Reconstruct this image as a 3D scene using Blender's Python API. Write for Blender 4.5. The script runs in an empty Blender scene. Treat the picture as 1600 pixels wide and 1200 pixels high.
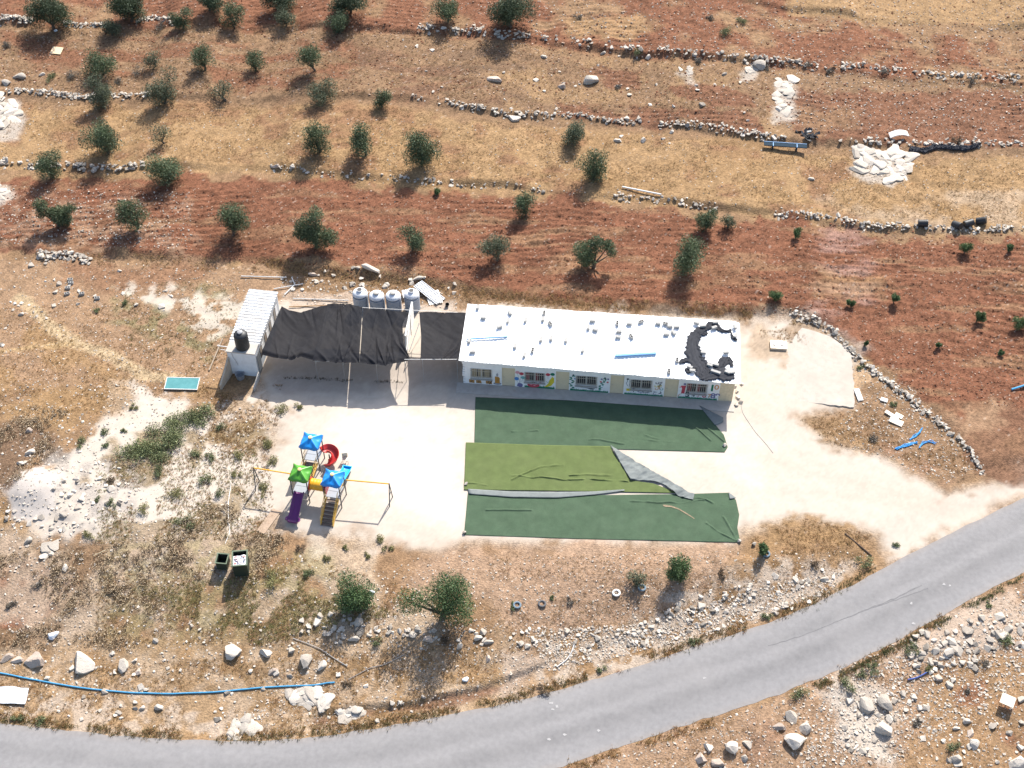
import bpy, bmesh, math, random
import numpy as np
from mathutils import Vector, Matrix, Euler
random.seed(7); RNG = np.random.default_rng(7)
SC = bpy.context.scene
COL = SC.collection

# ------------------------------------------------------------------ camera, sky, sun, exposure
FPX, PITCH, DIST = 2150.0, math.radians(48.5), 103.0
CAM = np.array([0, -DIST*math.cos(PITCH), DIST*math.sin(PITCH)])
FW = np.array([0, math.cos(PITCH), -math.sin(PITCH)]); UP = np.array([0, math.sin(PITCH), math.cos(PITCH)]); RT = np.array([1., 0, 0])
cd = bpy.data.cameras.new('camera'); co = bpy.data.objects.new('camera', cd); COL.objects.link(co)
co.location = CAM.tolist(); co.rotation_euler = (math.pi/2-PITCH, 0, 0)
cd.sensor_width = 36; cd.lens = 36*FPX/1600; cd.clip_start = 1; cd.clip_end = 6000
SC.camera = co
SUN_AZ, SUN_EL = math.radians(22), math.radians(44.5)
w = bpy.data.worlds.new('World'); SC.world = w; w.use_nodes = True
nt = w.node_tree; nt.nodes.clear()
sky = nt.nodes.new('ShaderNodeTexSky'); sky.sky_type = 'NISHITA'; sky.sun_disc = False
sky.sun_elevation = SUN_EL; sky.sun_rotation = SUN_AZ; sky.dust_density = 2.0
bg = nt.nodes.new('ShaderNodeBackground'); bg.inputs[1].default_value = 0.125
wo = nt.nodes.new('ShaderNodeOutputWorld')
nt.links.new(sky.outputs[0], bg.inputs[0]); nt.links.new(bg.outputs[0], wo.inputs[0])
sl = bpy.data.lights.new('sun', 'SUN'); so = bpy.data.objects.new('sun', sl); COL.objects.link(so)
sl.energy = 4.6; sl.angle = math.radians(0.55); sl.color = (1.0, 0.955, 0.88)
sdir = Vector((math.sin(SUN_AZ)*math.cos(SUN_EL), math.cos(SUN_AZ)*math.cos(SUN_EL), math.sin(SUN_EL)))
so.rotation_euler = sdir.to_track_quat('Z', 'Y').to_euler(); so.location = (20, 60, 90)
SC.view_settings.view_transform = 'Standard'; SC.view_settings.look = 'None'
SC.view_settings.exposure = 0.98; SC.view_settings.gamma = 1.0; SC.view_settings.use_curve_mapping = False

# ------------------------------------------------------------------ numeric helpers
def unproj(u, v, z):
    u = np.asarray(u, float); v = np.asarray(v, float); z = np.asarray(z, float)
    d = FPX*FW + np.multiply.outer(u-800, RT) - np.multiply.outer(v-600, UP)
    t = (z-CAM[2])/d[..., 2]
    return CAM + d*t[..., None]
def project(P):
    q = np.asarray(P, float)-CAM; zz = q@FW
    return 800+FPX*(q@RT)/zz, 600-FPX*(q@UP)/zz
def px_per_m(P): return FPX/((np.asarray(P, float)-CAM)@FW)
def sstep(t): t = np.clip(t, 0, 1); return t*t*(3-2*t)
_lat = np.random.default_rng(3).random((8, 256, 256))
def vnoise(x, y, k=0):
    L = _lat[k % 8]; xi = np.floor(x).astype(int); yi = np.floor(y).astype(int)
    fx = x-xi; fy = y-yi; fx = fx*fx*(3-2*fx); fy = fy*fy*(3-2*fy)
    a = L[xi & 255, yi & 255]; b = L[(xi+1) & 255, yi & 255]; c = L[xi & 255, (yi+1) & 255]; d = L[(xi+1) & 255, (yi+1) & 255]
    return (a*(1-fx)+b*fx)*(1-fy)+(c*(1-fx)+d*fx)*fy
def fbm(x, y, s, k=0, o=4):
    r = 0; a = .5; t = 0
    for i in range(o):
        r = r+a*vnoise(x/s+17.3*i, y/s+9.1*i, k+i); t += a; a *= .55; s *= .5
    return r/t
def poly_sd(x, y, poly):
    """signed distance, positive inside"""
    d = np.full(np.shape(x), 1e9); ins = np.zeros(np.shape(x), bool); n = len(poly)
    for i in range(n):
        ax, ay = poly[i]; bx, by = poly[(i+1) % n]
        ex, ey = bx-ax, by-ay; wx, wy = x-ax, y-ay
        t = np.clip((wx*ex+wy*ey)/(ex*ex+ey*ey+1e-12), 0, 1)
        d = np.minimum(d, (wx-ex*t)**2+(wy-ey*t)**2)
        c = ((ay <= y) & (by > y)) | ((by <= y) & (ay > y))
        xin = ax+(y-ay)*ex/(ey if abs(ey) > 1e-9 else 1e-9)
        ins ^= c & (x < xin)
    return np.where(ins, 1, -1)*np.sqrt(d)
def line_d(x, y, pts):
    d = np.full(np.shape(x), 1e9)
    for (ax, ay), (bx, by) in zip(pts[:-1], pts[1:]):
        ex, ey = bx-ax, by-ay; t = np.clip(((x-ax)*ex+(y-ay)*ey)/(ex*ex+ey*ey), 0, 1)
        d = np.minimum(d, (x-ax-ex*t)**2+(y-ay-ey*t)**2)
    return np.sqrt(d)

# ------------------------------------------------------------------ terrain
def zroad(x): return -1.55+1.47*sstep((np.asarray(x, float)-3)/27)-0.35*sstep((-np.asarray(x, float)-5)/30)
def road_edge(px):
    out = []
    for u, v in px:
        z = -1.5
        for _ in range(8):
            p = unproj(u, v, z); z = float(zroad(p[0]))
        out.append(p[:2])
    return np.array(out)
RU = road_edge([(-500, 1052), (-250, 1095), (0, 1130), (100, 1141), (200, 1152), (300, 1158), (400, 1159), (500, 1152), (600, 1137), (700, 1118), (800, 1098), (900, 1070), (1000, 1040), (1100, 1005), (1200, 975), (1300, 932), (1400, 877), (1500, 826), (1600, 778), (1800, 690), (2100, 570), (2500, 440)])
RL = road_edge([(-500, 1190), (-250, 1235), (0, 1272), (100, 1284), (200, 1295), (300, 1300), (400, 1301), (500, 1294), (600, 1279), (700, 1255), (800, 1222), (860, 1201), (900, 1191), (1000, 1156), (1100, 1125), (1200, 1092), (1300, 1054), (1400, 1003), (1500, 947), (1600, 893), (1800, 795), (2100, 660), (2500, 520)])
RU = np.vstack([[RU[0][0]-400, RU[0][1]+150], RU, [RU[-1][0]+400, RU[-1][1]+330]]); RL = np.vstack([[RL[0][0]-400, RL[0][1]+150], RL, [RL[-1][0]+400, RL[-1][1]+330]])
TERR = []   # (x, y, step, xs, amp)
def terr(px, z0, step, width, amp=None):
    P = unproj([p[0] for p in px], [p[1] for p in px], z0)
    TERR.append((P[:, 0], P[:, 1], step, width, None if amp is None else (unproj([a[0] for a in amp], [300]*len(amp), 1.)[:, 0], np.array([a[1] for a in amp]))))
terr([(-300, 395), (0, 390), (60, 405), (150, 408), (250, 410), (330, 414), (420, 418), (500, 436), (560, 440), (640, 445), (720, 458), (800, 470), (950, 484), (1130, 500), (1230, 494), (1290, 516), (1340, 562), (1400, 603), (1450, 645), (1490, 693), (1530, 735), (1800, 700)], 0., .75, .55)
terr([(-300, 250), (0, 256), (100, 266), (130, 266), (240, 266), (330, 262), (400, 262), (480, 272), (560, 280), (680, 288), (790, 293), (860, 302), (960, 312), (1050, 319), (1150, 332), (1250, 340), (1350, 354), (1450, 361), (1600, 361), (1900, 365)], .8, .65, .4)
terr([(-300, 150), (0, 148), (60, 148), (130, 153), (230, 155), (330, 152), (400, 152), (500, 150), (640, 154), (720, 168), (790, 182), (870, 181), (950, 190), (1050, 198), (1150, 213), (1250, 222), (1340, 221), (1450, 228), (1600, 231), (1900, 235)], 1.5, .6, .45)
terr([(-300, 30), (0, 34), (50, 34), (130, 42), (260, 34), (400, 37), (630, 44), (700, 46), (790, 55), (850, 57), (920, 69), (1000, 81), (1100, 89), (1200, 94), (1300, 104), (1400, 111), (1500, 119), (1600, 122), (1900, 140)], 2.2, .7, .4)
terr([(-300, -120), (800, -60), (1230, 0), (1400, 16), (1600, 30), (1900, 50)], 3.0, .6, .5)
YS = unproj([-600, 0, 250, 400, 600, 725, 1150, 1300, 1400, 1600, 2000], [620, 700, 800, 860, 880, 868, 872, 850, 800, 740, 620], [0]*11)
CUT = unproj([480, 520, 560, 640, 700, 760, 830, 870], [1118, 1114, 1106, 1099, 1086, 1071, 1046, 1035], [-1.2]*8)
PLOW = []
MOUND = unproj(50, 768, -.4)
def wpoly(px, z=1.0):
    return [tuple(q[:2]) for q in unproj([p[0] for p in px], [p[1] for p in px], np.full(len(px), z))]
PLOW.append((wpoly([(-200, 300), (0, 296), (130, 290), (260, 285), (420, 290), (560, 292), (700, 300), (850, 312), (960, 322), (1150, 343), (1290, 352), (1380, 376), (1800, 372), (1800, 640), (1600, 620), (1500, 655), (1440, 620), (1370, 550), (1310, 500), (1230, 474), (1130, 478), (960, 464), (800, 450), (700, 428), (600, 410), (450, 396), (300, 388), (150, 383), (60, 383), (-200, 372)], .8), 1.0))
PLOW.append((wpoly([(1215, 128), (1800, 132), (1800, 218), (1400, 212), (1290, 203), (1222, 172)], 2.1), .9))
PLOW.append((wpoly([(875, 148), (1180, 162), (1195, 196), (1040, 186), (950, 176), (870, 163)], 2.1), .9))
PLOW.append((wpoly([(905, 90), (1000, 100), (1005, 125), (950, 122)], 2.1), .9))
PLOW.append((wpoly([(1020, 130), (1180, 130), (1190, 165), (1090, 150)], 2.1), .8))
PLOW.append((wpoly([(-200, -100), (1230, -60), (1250, 4), (1400, 24), (1800, 60), (1800, 130), (1600, 114), (1200, 86), (1000, 73), (850, 46), (640, 36), (400, 28), (260, 22), (-200, 18)], 3.0), .8))
def ground_z(x, y, fine=True):
    x = np.asarray(x, float); y = np.asarray(y, float)
    z = np.zeros(np.broadcast(x, y).shape)
    wob = .5*(fbm(x, y, 3.0, 1, 2)-.5)
    for tx, ty, step, wd, amp in TERR:
        yy = np.interp(x, tx, ty); a = 1. if amp is None else np.interp(x, *amp)
        sl_ = np.abs(np.interp(x+.5, tx, ty)-np.interp(x-.5, tx, ty))
        av = .22+.38*sstep((fbm(x, x*0+step*40, 6., 3, 2)-.35)/.3)
        z = z+step*a*av*sstep((y-yy+wob)/(wd*2.0*np.sqrt(1+sl_**2)))
    z = z+.018*np.clip(y-9, 0, 400)
    yr = np.interp(x, RU[:, 0], RU[:, 1]); yl = np.interp(x, RL[:, 0], RL[:, 1]); ys = np.interp(x, YS[:, 0], YS[:, 1]); zr = zroad(x)
    t = np.clip((ys-y)/np.maximum(ys-yr-.8, 1), 0, 1); z = z+zr*sstep(t*.97+.03*sstep(t))
    yc = np.interp(x, CUT[:, 0], CUT[:, 1]); inc = ((x > CUT[0, 0]) & (x < CUT[-1, 0])); end = np.minimum(sstep((x-CUT[0, 0])/1.5), sstep((CUT[-1, 0]-x)/1.5))
    z = z+np.where(inc & (y > yr), .26*end*sstep((y-yc+wob)/.35)*sstep((ys-y)/6), 0)
    south = sstep((yl-.4-y)/3.0)
    z = z+south*(.9*(fbm(x, y, 9., 2, 3)-.55)-.12*np.clip(yl-y, 0, 12)*.3)
    z = z+.55*np.exp(-(((x-MOUND[0])/1.7)**2+((y-MOUND[1])/1.5)**2)**1.5)
    inroad = sstep((yr+.5-y)/.5)*sstep((y-yl+.5)/.5)
    if fine:
        far = sstep((np.hypot(x, y)-85)/40)
        rough = .05+.05*sstep((fbm(x, y, 7, 4, 2)-.45)/.2)
        yard = sstep((poly_sd(x, y, YARDP)+.8)/2.0)
        rough = rough*(1-.85*yard)
        n = (fbm(x, y, .9, 5, 3)-.5)*2.0
        zz = rough*n
        for poly, st in PLOW:
            m = sstep((poly_sd(x, y, poly)+.3)/1.2)*st
            ph = y+.10*x*np.sin(x/31.)+1.6*(fbm(x, y, 11., 3, 2)-.5)+.35*(fbm(x, y, 1.6, 6, 2)-.5)
            fa = sstep((fbm(x, y, 5., 2, 2)-.3)/.3)
            zz = zz+m*(.046*fa*np.sin(2*np.pi*ph/.62+5*fbm(x, y, 2.5, 5, 2))+.17*(fbm(x, y, .45, 7, 2)-.5)+.12*(fbm(x*.3, y, .7, 1, 2)-.5))
        z = z+zz*(1-inroad)*(1-far)
    z = z*(1-inroad)+zr*inroad
    return z
YARDP = wpoly([(350, 560), (440, 500), (700, 490), (1160, 500), (1240, 500), (1335, 540), (1340, 645), (1265, 655), (1300, 690), (1390, 718), (1480, 765), (1700, 715), (1700, 745), (1500, 830), (1385, 882), (1362, 835), (1250, 812), (1165, 832), (1158, 856), (725, 852), (690, 872), (610, 862), (560, 842), (440, 835), (400, 805), (388, 740), (425, 690), (440, 640), (415, 605)], 0)
def G(u, v, lift=0.0):
    """pixel(s) -> point(s) on the ground"""
    u = np.asarray(u, float); v = np.asarray(v, float); z = np.zeros(u.shape)
    for i in range(9):
        p = unproj(u, v, z); zn = ground_z(p[..., 0], p[..., 1]); z = z+(zn-z)*(.85 if i < 5 else .5)
    p = unproj(u, v, z); p[..., 2] = ground_z(p[..., 0], p[..., 1])+lift
    return p
def GV(u, v, lift=0.0): return Vector(G(u, v, lift).tolist())

# ------------------------------------------------------------------ materials
MATS = {}
def _mix(nt, fac, a, b, mode='MIX'):
    m = nt.nodes.new('ShaderNodeMix'); m.data_type = 'RGBA'; m.blend_type = mode
    for s, val in ((m.inputs[0], fac), (m.inputs[6], a), (m.inputs[7], b)):
        if hasattr(val, 'is_linked') or hasattr(val, 'links'): nt.links.new(val, s)
        elif isinstance(val, (int, float)): s.default_value = val
        else: s.default_value = (*val, 1)
    return m.outputs[2]
def mat(name, color=(.5, .5, .5), rough=.85, var=.18, scale=6., bump=0., bscale=30., metal=0., spec=.25, dirt=None, dirt_amt=.5, dirt_scale=2., attr=False, coat=0., trans=0., bdist=.05, thru=0.):
    if name in MATS: return MATS[name]
    m = bpy.data.materials.new(name); m.use_nodes = True; nt = m.node_tree; b = nt.nodes['Principled BSDF']
    b.inputs['Roughness'].default_value = rough; b.inputs['Metallic'].default_value = metal; b.inputs['Specular IOR Level'].default_value = spec
    if coat: b.inputs['Coat Weight'].default_value = coat
    tc = nt.nodes.new('ShaderNodeTexCoord')
    alpha = None
    if attr:
        a = nt.nodes.new('ShaderNodeAttribute'); a.attribute_name = 'Col'; base = a.outputs['Color']; alpha = a.outputs['Alpha']
    else:
        r = nt.nodes.new('ShaderNodeRGB'); r.outputs[0].default_value = (*color, 1); base = r.outputs[0]
    n = nt.nodes.new('ShaderNodeTexNoise'); n.inputs['Scale'].default_value = scale; n.inputs['Detail'].default_value = 5; n.inputs['Roughness'].default_value = .6
    nt.links.new(tc.outputs['Object'], n.inputs['Vector'])
    mr = nt.nodes.new('ShaderNodeMapRange'); mr.inputs[1].default_value = .3; mr.inputs[2].default_value = .7; mr.inputs[3].default_value = 1-var; mr.inputs[4].default_value = 1+var
    nt.links.new(n.outputs[0], mr.inputs[0])
    cc = nt.nodes.new('ShaderNodeCombineColor')
    for i in range(3): nt.links.new(mr.outputs[0], cc.inputs[i])
    out = _mix(nt, alpha if alpha is not None else 1.0, base, cc.outputs[0], 'MULTIPLY')
    if dirt:
        n2 = nt.nodes.new('ShaderNodeTexNoise'); n2.inputs['Scale'].default_value = dirt_scale; n2.inputs['Detail'].default_value = 6; n2.inputs['Roughness'].default_value = .7
        nt.links.new(tc.outputs['Object'], n2.inputs['Vector'])
        m2 = nt.nodes.new('ShaderNodeMapRange'); m2.inputs[1].default_value = .45; m2.inputs[2].default_value = .75; m2.inputs[3].default_value = 0; m2.inputs[4].default_value = dirt_amt
        nt.links.new(n2.outputs[0], m2.inputs[0]); out = _mix(nt, m2.outputs[0], out, dirt)
    nt.links.new(out, b.inputs['Base Color'])
    if bump:
        n3 = nt.nodes.new('ShaderNodeTexNoise'); n3.inputs['Scale'].default_value = bscale; n3.inputs['Detail'].default_value = 4
        nt.links.new(tc.outputs['Object'], n3.inputs['Vector'])
        bp = nt.nodes.new('ShaderNodeBump'); bp.inputs['Strength'].default_value = bump; bp.inputs['Distance'].default_value = bdist
        nt.links.new(n3.outputs[0], bp.inputs['Height'])
        if alpha is not None:
            mu = nt.nodes.new('ShaderNodeMath'); mu.operation = 'MULTIPLY'; mu.inputs[1].default_value = bump; nt.links.new(alpha, mu.inputs[0]); nt.links.new(mu.outputs[0], bp.inputs['Strength'])
        nt.links.new(bp.outputs[0], b.inputs['Normal'])
    if trans:
        tb = nt.nodes.new('ShaderNodeBsdfTranslucent'); ms = nt.nodes.new('ShaderNodeMixShader'); ms.inputs[0].default_value = trans
        nt.links.new(out, tb.inputs[0]); o = nt.nodes['Material Output']
        nt.links.new(b.outputs[0], ms.inputs[1]); nt.links.new(tb.outputs[0], ms.inputs[2]); nt.links.new(ms.outputs[0], o.inputs[0])
    if thru:
        tb = nt.nodes.new('ShaderNodeBsdfTransparent'); ms = nt.nodes.new('ShaderNodeMixShader'); ms.inputs[0].default_value = thru; o = nt.nodes['Material Output']
        nt.links.new(b.outputs[0], ms.inputs[1]); nt.links.new(tb.outputs[0], ms.inputs[2]); nt.links.new(ms.outputs[0], o.inputs[0])
    MATS[name] = m; return m

# ------------------------------------------------------------------ object helpers
def tag(o, label=None, cat=None, group=None, kind=None):
    if label: o['label'] = label
    if cat: o['category'] = cat
    if group: o['group'] = group
    if kind: o['kind'] = kind
    return o
def link(name, me, m=None, parent=None, loc=None, rot=None):
    o = bpy.data.objects.new(name, me); COL.objects.link(o)
    if m is not None and me is not None and not me.materials: me.materials.append(m)
    if parent is not None: o.parent = parent
    if loc is not None: o.location = loc
    if rot is not None: o.rotation_euler = rot
    return o
def empty(name, loc, rz=0., label=None, cat=None, group=None):
    o = bpy.data.objects.new(name, None); COL.objects.link(o); o.location = loc; o.rotation_euler = (0, 0, rz); o.empty_display_size = .3
    return tag(o, label, cat, group)
class MB:
    def __init__(s): s.v = []; s.f = []; s.sm = False
    def add(s, vs, fs):
        n = len(s.v); s.v += [tuple(map(float, q)) for q in vs]; s.f += [tuple(i+n for i in f) for f in fs]; return s
    def box(s, a, b, M=None):
        (x0, y0, z0), (x1, y1, z1) = a, b
        vs = [Vector(q) for q in ((x0, y0, z0), (x1, y0, z0), (x1, y1, z0), (x0, y1, z0), (x0, y0, z1), (x1, y0, z1), (x1, y1, z1), (x0, y1, z1))]
        if M is not None: vs = [M@q for q in vs]
        return s.add(vs, [(0, 3, 2, 1), (4, 5, 6, 7), (0, 1, 5, 4), (1, 2, 6, 5), (2, 3, 7, 6), (3, 0, 4, 7)])
    def cbox(s, c, size, M=None):
        c = Vector(c); h = Vector(size)/2; return s.box(c-h, c+h, M)
    def tube(s, pts, r, n=8, cap=True):
        pts = [Vector(p) for p in pts]; rs = [r]*len(pts) if isinstance(r, (int, float)) else list(r)
        base = len(s.v); up = Vector((0, 0, 1)); rings = []
        for i, p in enumerate(pts):
            t = (pts[min(i+1, len(pts)-1)]-pts[max(i-1, 0)]).normalized()
            a = t.cross(up)
            if a.length < .05: a = t.cross(Vector((1, 0, 0)))
            a.normalize(); b = t.cross(a).normalized()
            s.v += [tuple(p+(a*math.cos(2*math.pi*k/n)+b*math.sin(2*math.pi*k/n))*rs[i]) for k in range(n)]
        for i in range(len(pts)-1):
            for k in range(n):
                s.f.append((base+i*n+k, base+i*n+(k+1) % n, base+(i+1)*n+(k+1) % n, base+(i+1)*n+k))
        if cap: s.f.append(tuple(base+k for k in reversed(range(n)))); s.f.append(tuple(base+(len(pts)-1)*n+k for k in range(n)))
        return s
    def lathe(s, prof, n=24, c=(0, 0, 0), cap=True):
        base = len(s.v); c = Vector(c)
        for r, z in prof: s.v += [tuple(c+Vector((r*math.cos(2*math.pi*k/n), r*math.sin(2*math.pi*k/n), z))) for k in range(n)]
        for i in range(len(prof)-1):
            for k in range(n): s.f.append((base+i*n+k, base+i*n+(k+1) % n, base+(i+1)*n+(k+1) % n, base+(i+1)*n+k))
        if cap:
            s.f.append(tuple(base+k for k in reversed(range(n)))); s.f.append(tuple(base+(len(prof)-1)*n+k for k in range(n)))
        return s
    def prism(s, poly, y0, y1):
        """polygon in (x,z) extruded along y"""
        n = len(poly); s.add([(x, y0, z) for x, z in poly]+[(x, y1, z) for x, z in poly], [tuple(range(n)), tuple(range(2*n-1, n-1, -1))]+[(i, i+n, (i+1) % n+n, (i+1) % n) for i in range(n)]); return s
    def plate(s, poly, z0, z1):
        n = len(poly); s.add([(x, y, z0) for x, y in poly]+[(x, y, z1) for x, y in poly], [tuple(reversed(range(n))), tuple(range(n, 2*n))]+[(i, (i+1) % n, (i+1) % n+n, i+n) for i in range(n)]); return s
    def mesh(s, name, smooth=False):
        me = bpy.data.meshes.new(name); me.from_pydata(s.v, [], s.f); me.validate()
        bm = bmesh.new(); bm.from_mesh(me); bmesh.ops.recalc_face_normals(bm, faces=bm.faces); bm.to_mesh(me); bm.free()
        if smooth:
            me.polygons.foreach_set('use_smooth', [True]*len(me.polygons))
            try: me.set_sharp_from_angle(angle=math.radians(40))
            except Exception: pass
        return me
    def build(s, name, m, parent=None, smooth=False, loc=None, rot=None):
        return link(name, s.mesh(name, smooth), m, parent, loc, rot)
def np_mesh(name, V, F, cols=None, smooth=False):
    V = np.ascontiguousarray(V, dtype=np.float32); F = np.ascontiguousarray(F, dtype=np.int32); k = F.shape[1]
    me = bpy.data.meshes.new(name); me.vertices.add(len(V)); me.vertices.foreach_set('co', V.ravel())
    me.loops.add(F.size); me.loops.foreach_set('vertex_index', F.ravel())
    me.polygons.add(len(F)); me.polygons.foreach_set('loop_start', np.arange(0, F.size, k, dtype=np.int32))
    me.polygons.foreach_set('use_smooth', np.full(len(F), bool(smooth)))
    me.update(calc_edges=True)
    if cols is not None:
        at = me.color_attributes.new('Col', 'FLOAT_COLOR', 'POINT')
        c4 = np.ones((len(V), 4), np.float32); c4[:, :cols.shape[1]] = cols; at.data.foreach_set('color', c4.ravel())
    return me
def copy_tree(o, parent=None):
    c = o.copy(); COL.objects.link(c)
    if parent is not None: c.parent = parent
    for ch in list(o.children): copy_tree(ch, c)
    return c
def sample_poly(px, n, rng=RNG):
    P = np.array(px, float); lo, hi = P.min(0), P.max(0); out = np.zeros((0, 2))
    while len(out) < n:
        q = lo+(hi-lo)*rng.random((n*3, 2)); out = np.vstack([out, q[poly_sd(q[:, 0], q[:, 1], px) > 0]])
        if len(out) == 0: break
    return out[:n]
def sample_line(px, n, spread, rng=RNG):
    P = np.array(px, float); seg = np.hypot(*np.diff(P, axis=0).T); cs = np.r_[0, np.cumsum(seg)]
    t = rng.random(n)*cs[-1]; q = np.c_[np.interp(t, cs, P[:, 0]), np.interp(t, cs, P[:, 1])]
    return q+rng.normal(0, spread, (n, 2))
def hull(n, seed, flat=.75):
    r = random.Random(seed); bm = bmesh.new()
    for _ in range(n):
        p = Vector((r.gauss(0, 1), r.gauss(0, 1), r.gauss(0, 1))).normalized()
        p = Vector((max(-.72, min(.72, p.x)), max(-.68, min(.68, p.y)), max(-.6, min(.6, p.z))*flat))
        bm.verts.new(p)
    res = bmesh.ops.convex_hull(bm, input=bm.verts)
    bmesh.ops.delete(bm, geom=[v for v in bm.verts if not v.link_faces], context='VERTS')
    bmesh.ops.triangulate(bm, faces=bm.faces); bm.verts.index_update()
    V = np.array([v.co[:] for v in bm.verts]); F = np.array([[q.index for q in f.verts] for f in bm.faces]); bm.free(); return V, F
PEB = [hull(9, 50+i) for i in range(6)]
def scatter_mesh(name, temps, pos, scl, rz, tilt=None, cols=None, rng=RNG):
    """merged triangles of many small templates"""
    n = len(pos); Vs = []; Fs = []; Cs = []; off = 0; pick = rng.integers(0, len(temps), n)
    if tilt is None: tilt = np.zeros((n, 2))
    for k, (V, F) in enumerate(temps):
        I = np.where(pick == k)[0]
        if not len(I): continue
        s = scl[I][:, None, :]*V[None]; c, si = np.cos(rz[I])[:, None], np.sin(rz[I])[:, None]
        x = s[..., 0]+s[..., 2]*tilt[I, 0:1]; y = s[..., 1]+s[..., 2]*tilt[I, 1:2]
        W = np.stack([x*c-y*si, x*si+y*c, s[..., 2]], -1)+pos[I][:, None, :]
        Vs.append(W.reshape(-1, 3)); Fs.append((F[None]+(np.arange(len(I))*len(V))[:, None, None]+off).reshape(-1, 3))
        if cols is not None: Cs.append(np.repeat(cols[I], len(V), 0))
        off += len(I)*len(V)
    return np_mesh(name, np.vstack(Vs), np.vstack(Fs), np.vstack(Cs) if cols is not None else None)

# ------------------------------------------------------------------ ground sheet
def axis(lo, hi, step, far):
    a = list(np.arange(lo, hi+step*.5, step)); s = step; x = a[-1]; r = []
    while x < far: s *= 1.35; x += s; r.append(x)
    s = step; x = a[0]; l = []
    while x > -far: s *= 1.35; x -= s; l.append(x)
    return np.array(l[::-1]+a+r)
XS = axis(-54, 54, .155, 1500); YSX = axis(-33.5, 57, .155, 1500)
GX, GY = np.meshgrid(XS, YSX)
gx, gy = GX.ravel(), GY.ravel()
gz = ground_z(gx, gy)
RED = np.array((.163, .071, .041)); STRAW = np.array((.268, .171, .089)); TAN = np.array((.225, .140, .079)); BROWN = np.array((.150, .095, .060))
WHITE = np.array((.44, .385, .325)); GREY = np.array((.30, .27, .245)); GREEN = np.array((.10, .095, .048)); PINK = np.array((.29, .193, .128)); OCHRE = np.array((.240, .150, .075))
n_big = fbm(gx, gy, 9., 0, 3); n_mid = fbm(gx, gy, 2.6, 2, 3); n_sm = fbm(gx, gy, .8, 4, 3); n_fi = fbm(gx, gy, .35, 6, 2)
n_hi = RNG.random(len(gx)); st_x = fbm(gx*.25, gy, 1.1, 5, 3)
def mix(a, b, t): t = np.asarray(t)[..., None]; return a*(1-t)+b*t
gc = mix(np.tile(TAN, (len(gx), 1)), STRAW, sstep((n_mid-.35)/.3)); gc = mix(gc, BROWN, .5*sstep((n_sm-.5)/.2))
def paint(px, color, op=1., soft=.8, z=0., nz=0., nk=None, wob=1.6):
    """colour of the soil inside an outline; nk = (noise, threshold, width) breaks it into patches"""
    global gc
    P = wpoly(px, z); xs = [p[0] for p in P]; ys = [p[1] for p in P]
    I = np.where((gx > min(xs)-3) & (gx < max(xs)+3) & (gy > min(ys)-3) & (gy < max(ys)+3))[0]
    if not len(I): return
    d = poly_sd(gx[I], gy[I], P)+wob*(n_mid[I]-.5)*1.6+wob*(n_sm[I]-.5)
    m = sstep(d/soft+.5)*op
    if nk is not None: m = m*sstep((nk[0][I]-nk[1])/nk[2]+.5)
    gc[I] = mix(gc[I], color, m)
def paint_line(px, color, width, op=1., z=0., soft=.5):
    global gc
    P = wpoly(px, z); xs = [p[0] for p in P]; ys = [p[1] for p in P]
    I = np.where((gx > min(xs)-3) & (gx < max(xs)+3) & (gy > min(ys)-3) & (gy < max(ys)+3))[0]
    d = width/2-line_d(gx[I], gy[I], P)+.6*(n_sm[I]-.5)+.5*(n_mid[I]-.5)
    gc[I] = mix(gc[I], color, op*sstep(d/soft+.5))
# upper terraces
paint([(-200, -200), (1800, -200), (1800, 150), (1200, 95), (1000, 78), (850, 52), (640, 42), (400, 34), (260, 30), (-200, 28)], TAN, .9, 1.5, 3.0)
paint([(-200, -100), (1230, -60), (1250, 4), (1400, 24), (1800, 60), (1800, 130), (1600, 114), (1200, 86), (1000, 73), (850, 46), (640, 36), (400, 28), (260, 22), (-200, 18)], RED, .9, 1.2, 3.0, nk=(n_mid, .38, .3))
paint([(870, 8), (1000, 8), (1030, 30), (960, 40), (890, 34)], STRAW, .8, 1.0, 3.)
paint([(1230, -60), (1800, -60), (1800, 40), (1600, 26), (1400, 16), (1240, 4)], STRAW, .9, 1.2, 3.)
paint([(-200, 30), (260, 38), (420, 40), (640, 48), (800, 60), (1000, 88), (1200, 100), (1700, 125), (1700, 228), (1340, 218), (1150, 208), (1000, 190), (800, 175), (640, 152), (400, 148), (200, 145), (-200, 140)], mix(TAN, BROWN, .35), 1., 1., 2.2)
paint([(0, 45), (330, 50), (540, 60), (700, 90), (780, 150), (640, 140), (420, 135), (260, 100), (80, 95)], RED, .75, 1.5, 2.2, nk=(st_x, .47, .2))
paint([(560, 50), (900, 80), (900, 160), (700, 150), (540, 120)], BROWN, .7, 1.5, 2.2, nk=(st_x, .5, .15))
paint([(850, 70), (1200, 105), (1230, 200), (1000, 178), (800, 165), (780, 110)], STRAW, .55, 1.5, 2.2, nk=(n_mid, .5, .2))
for p in ([(1215, 128), (1800, 132), (1800, 218), (1400, 212), (1290, 203), (1222, 172)], [(875, 148), (1180, 162), (1195, 196), (1040, 186), (950, 176), (870, 163)], [(905, 90), (1000, 100), (1005, 125), (950, 122)], [(1020, 130), (1180, 130), (1190, 165), (1090, 150)]):
    paint(p, mix(RED, BROWN, .3), .95, .7, 2.2)
paint([(1240, 150), (1330, 150), (1340, 185), (1270, 195)], TAN, .6, 1.5, 2.2)
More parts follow.
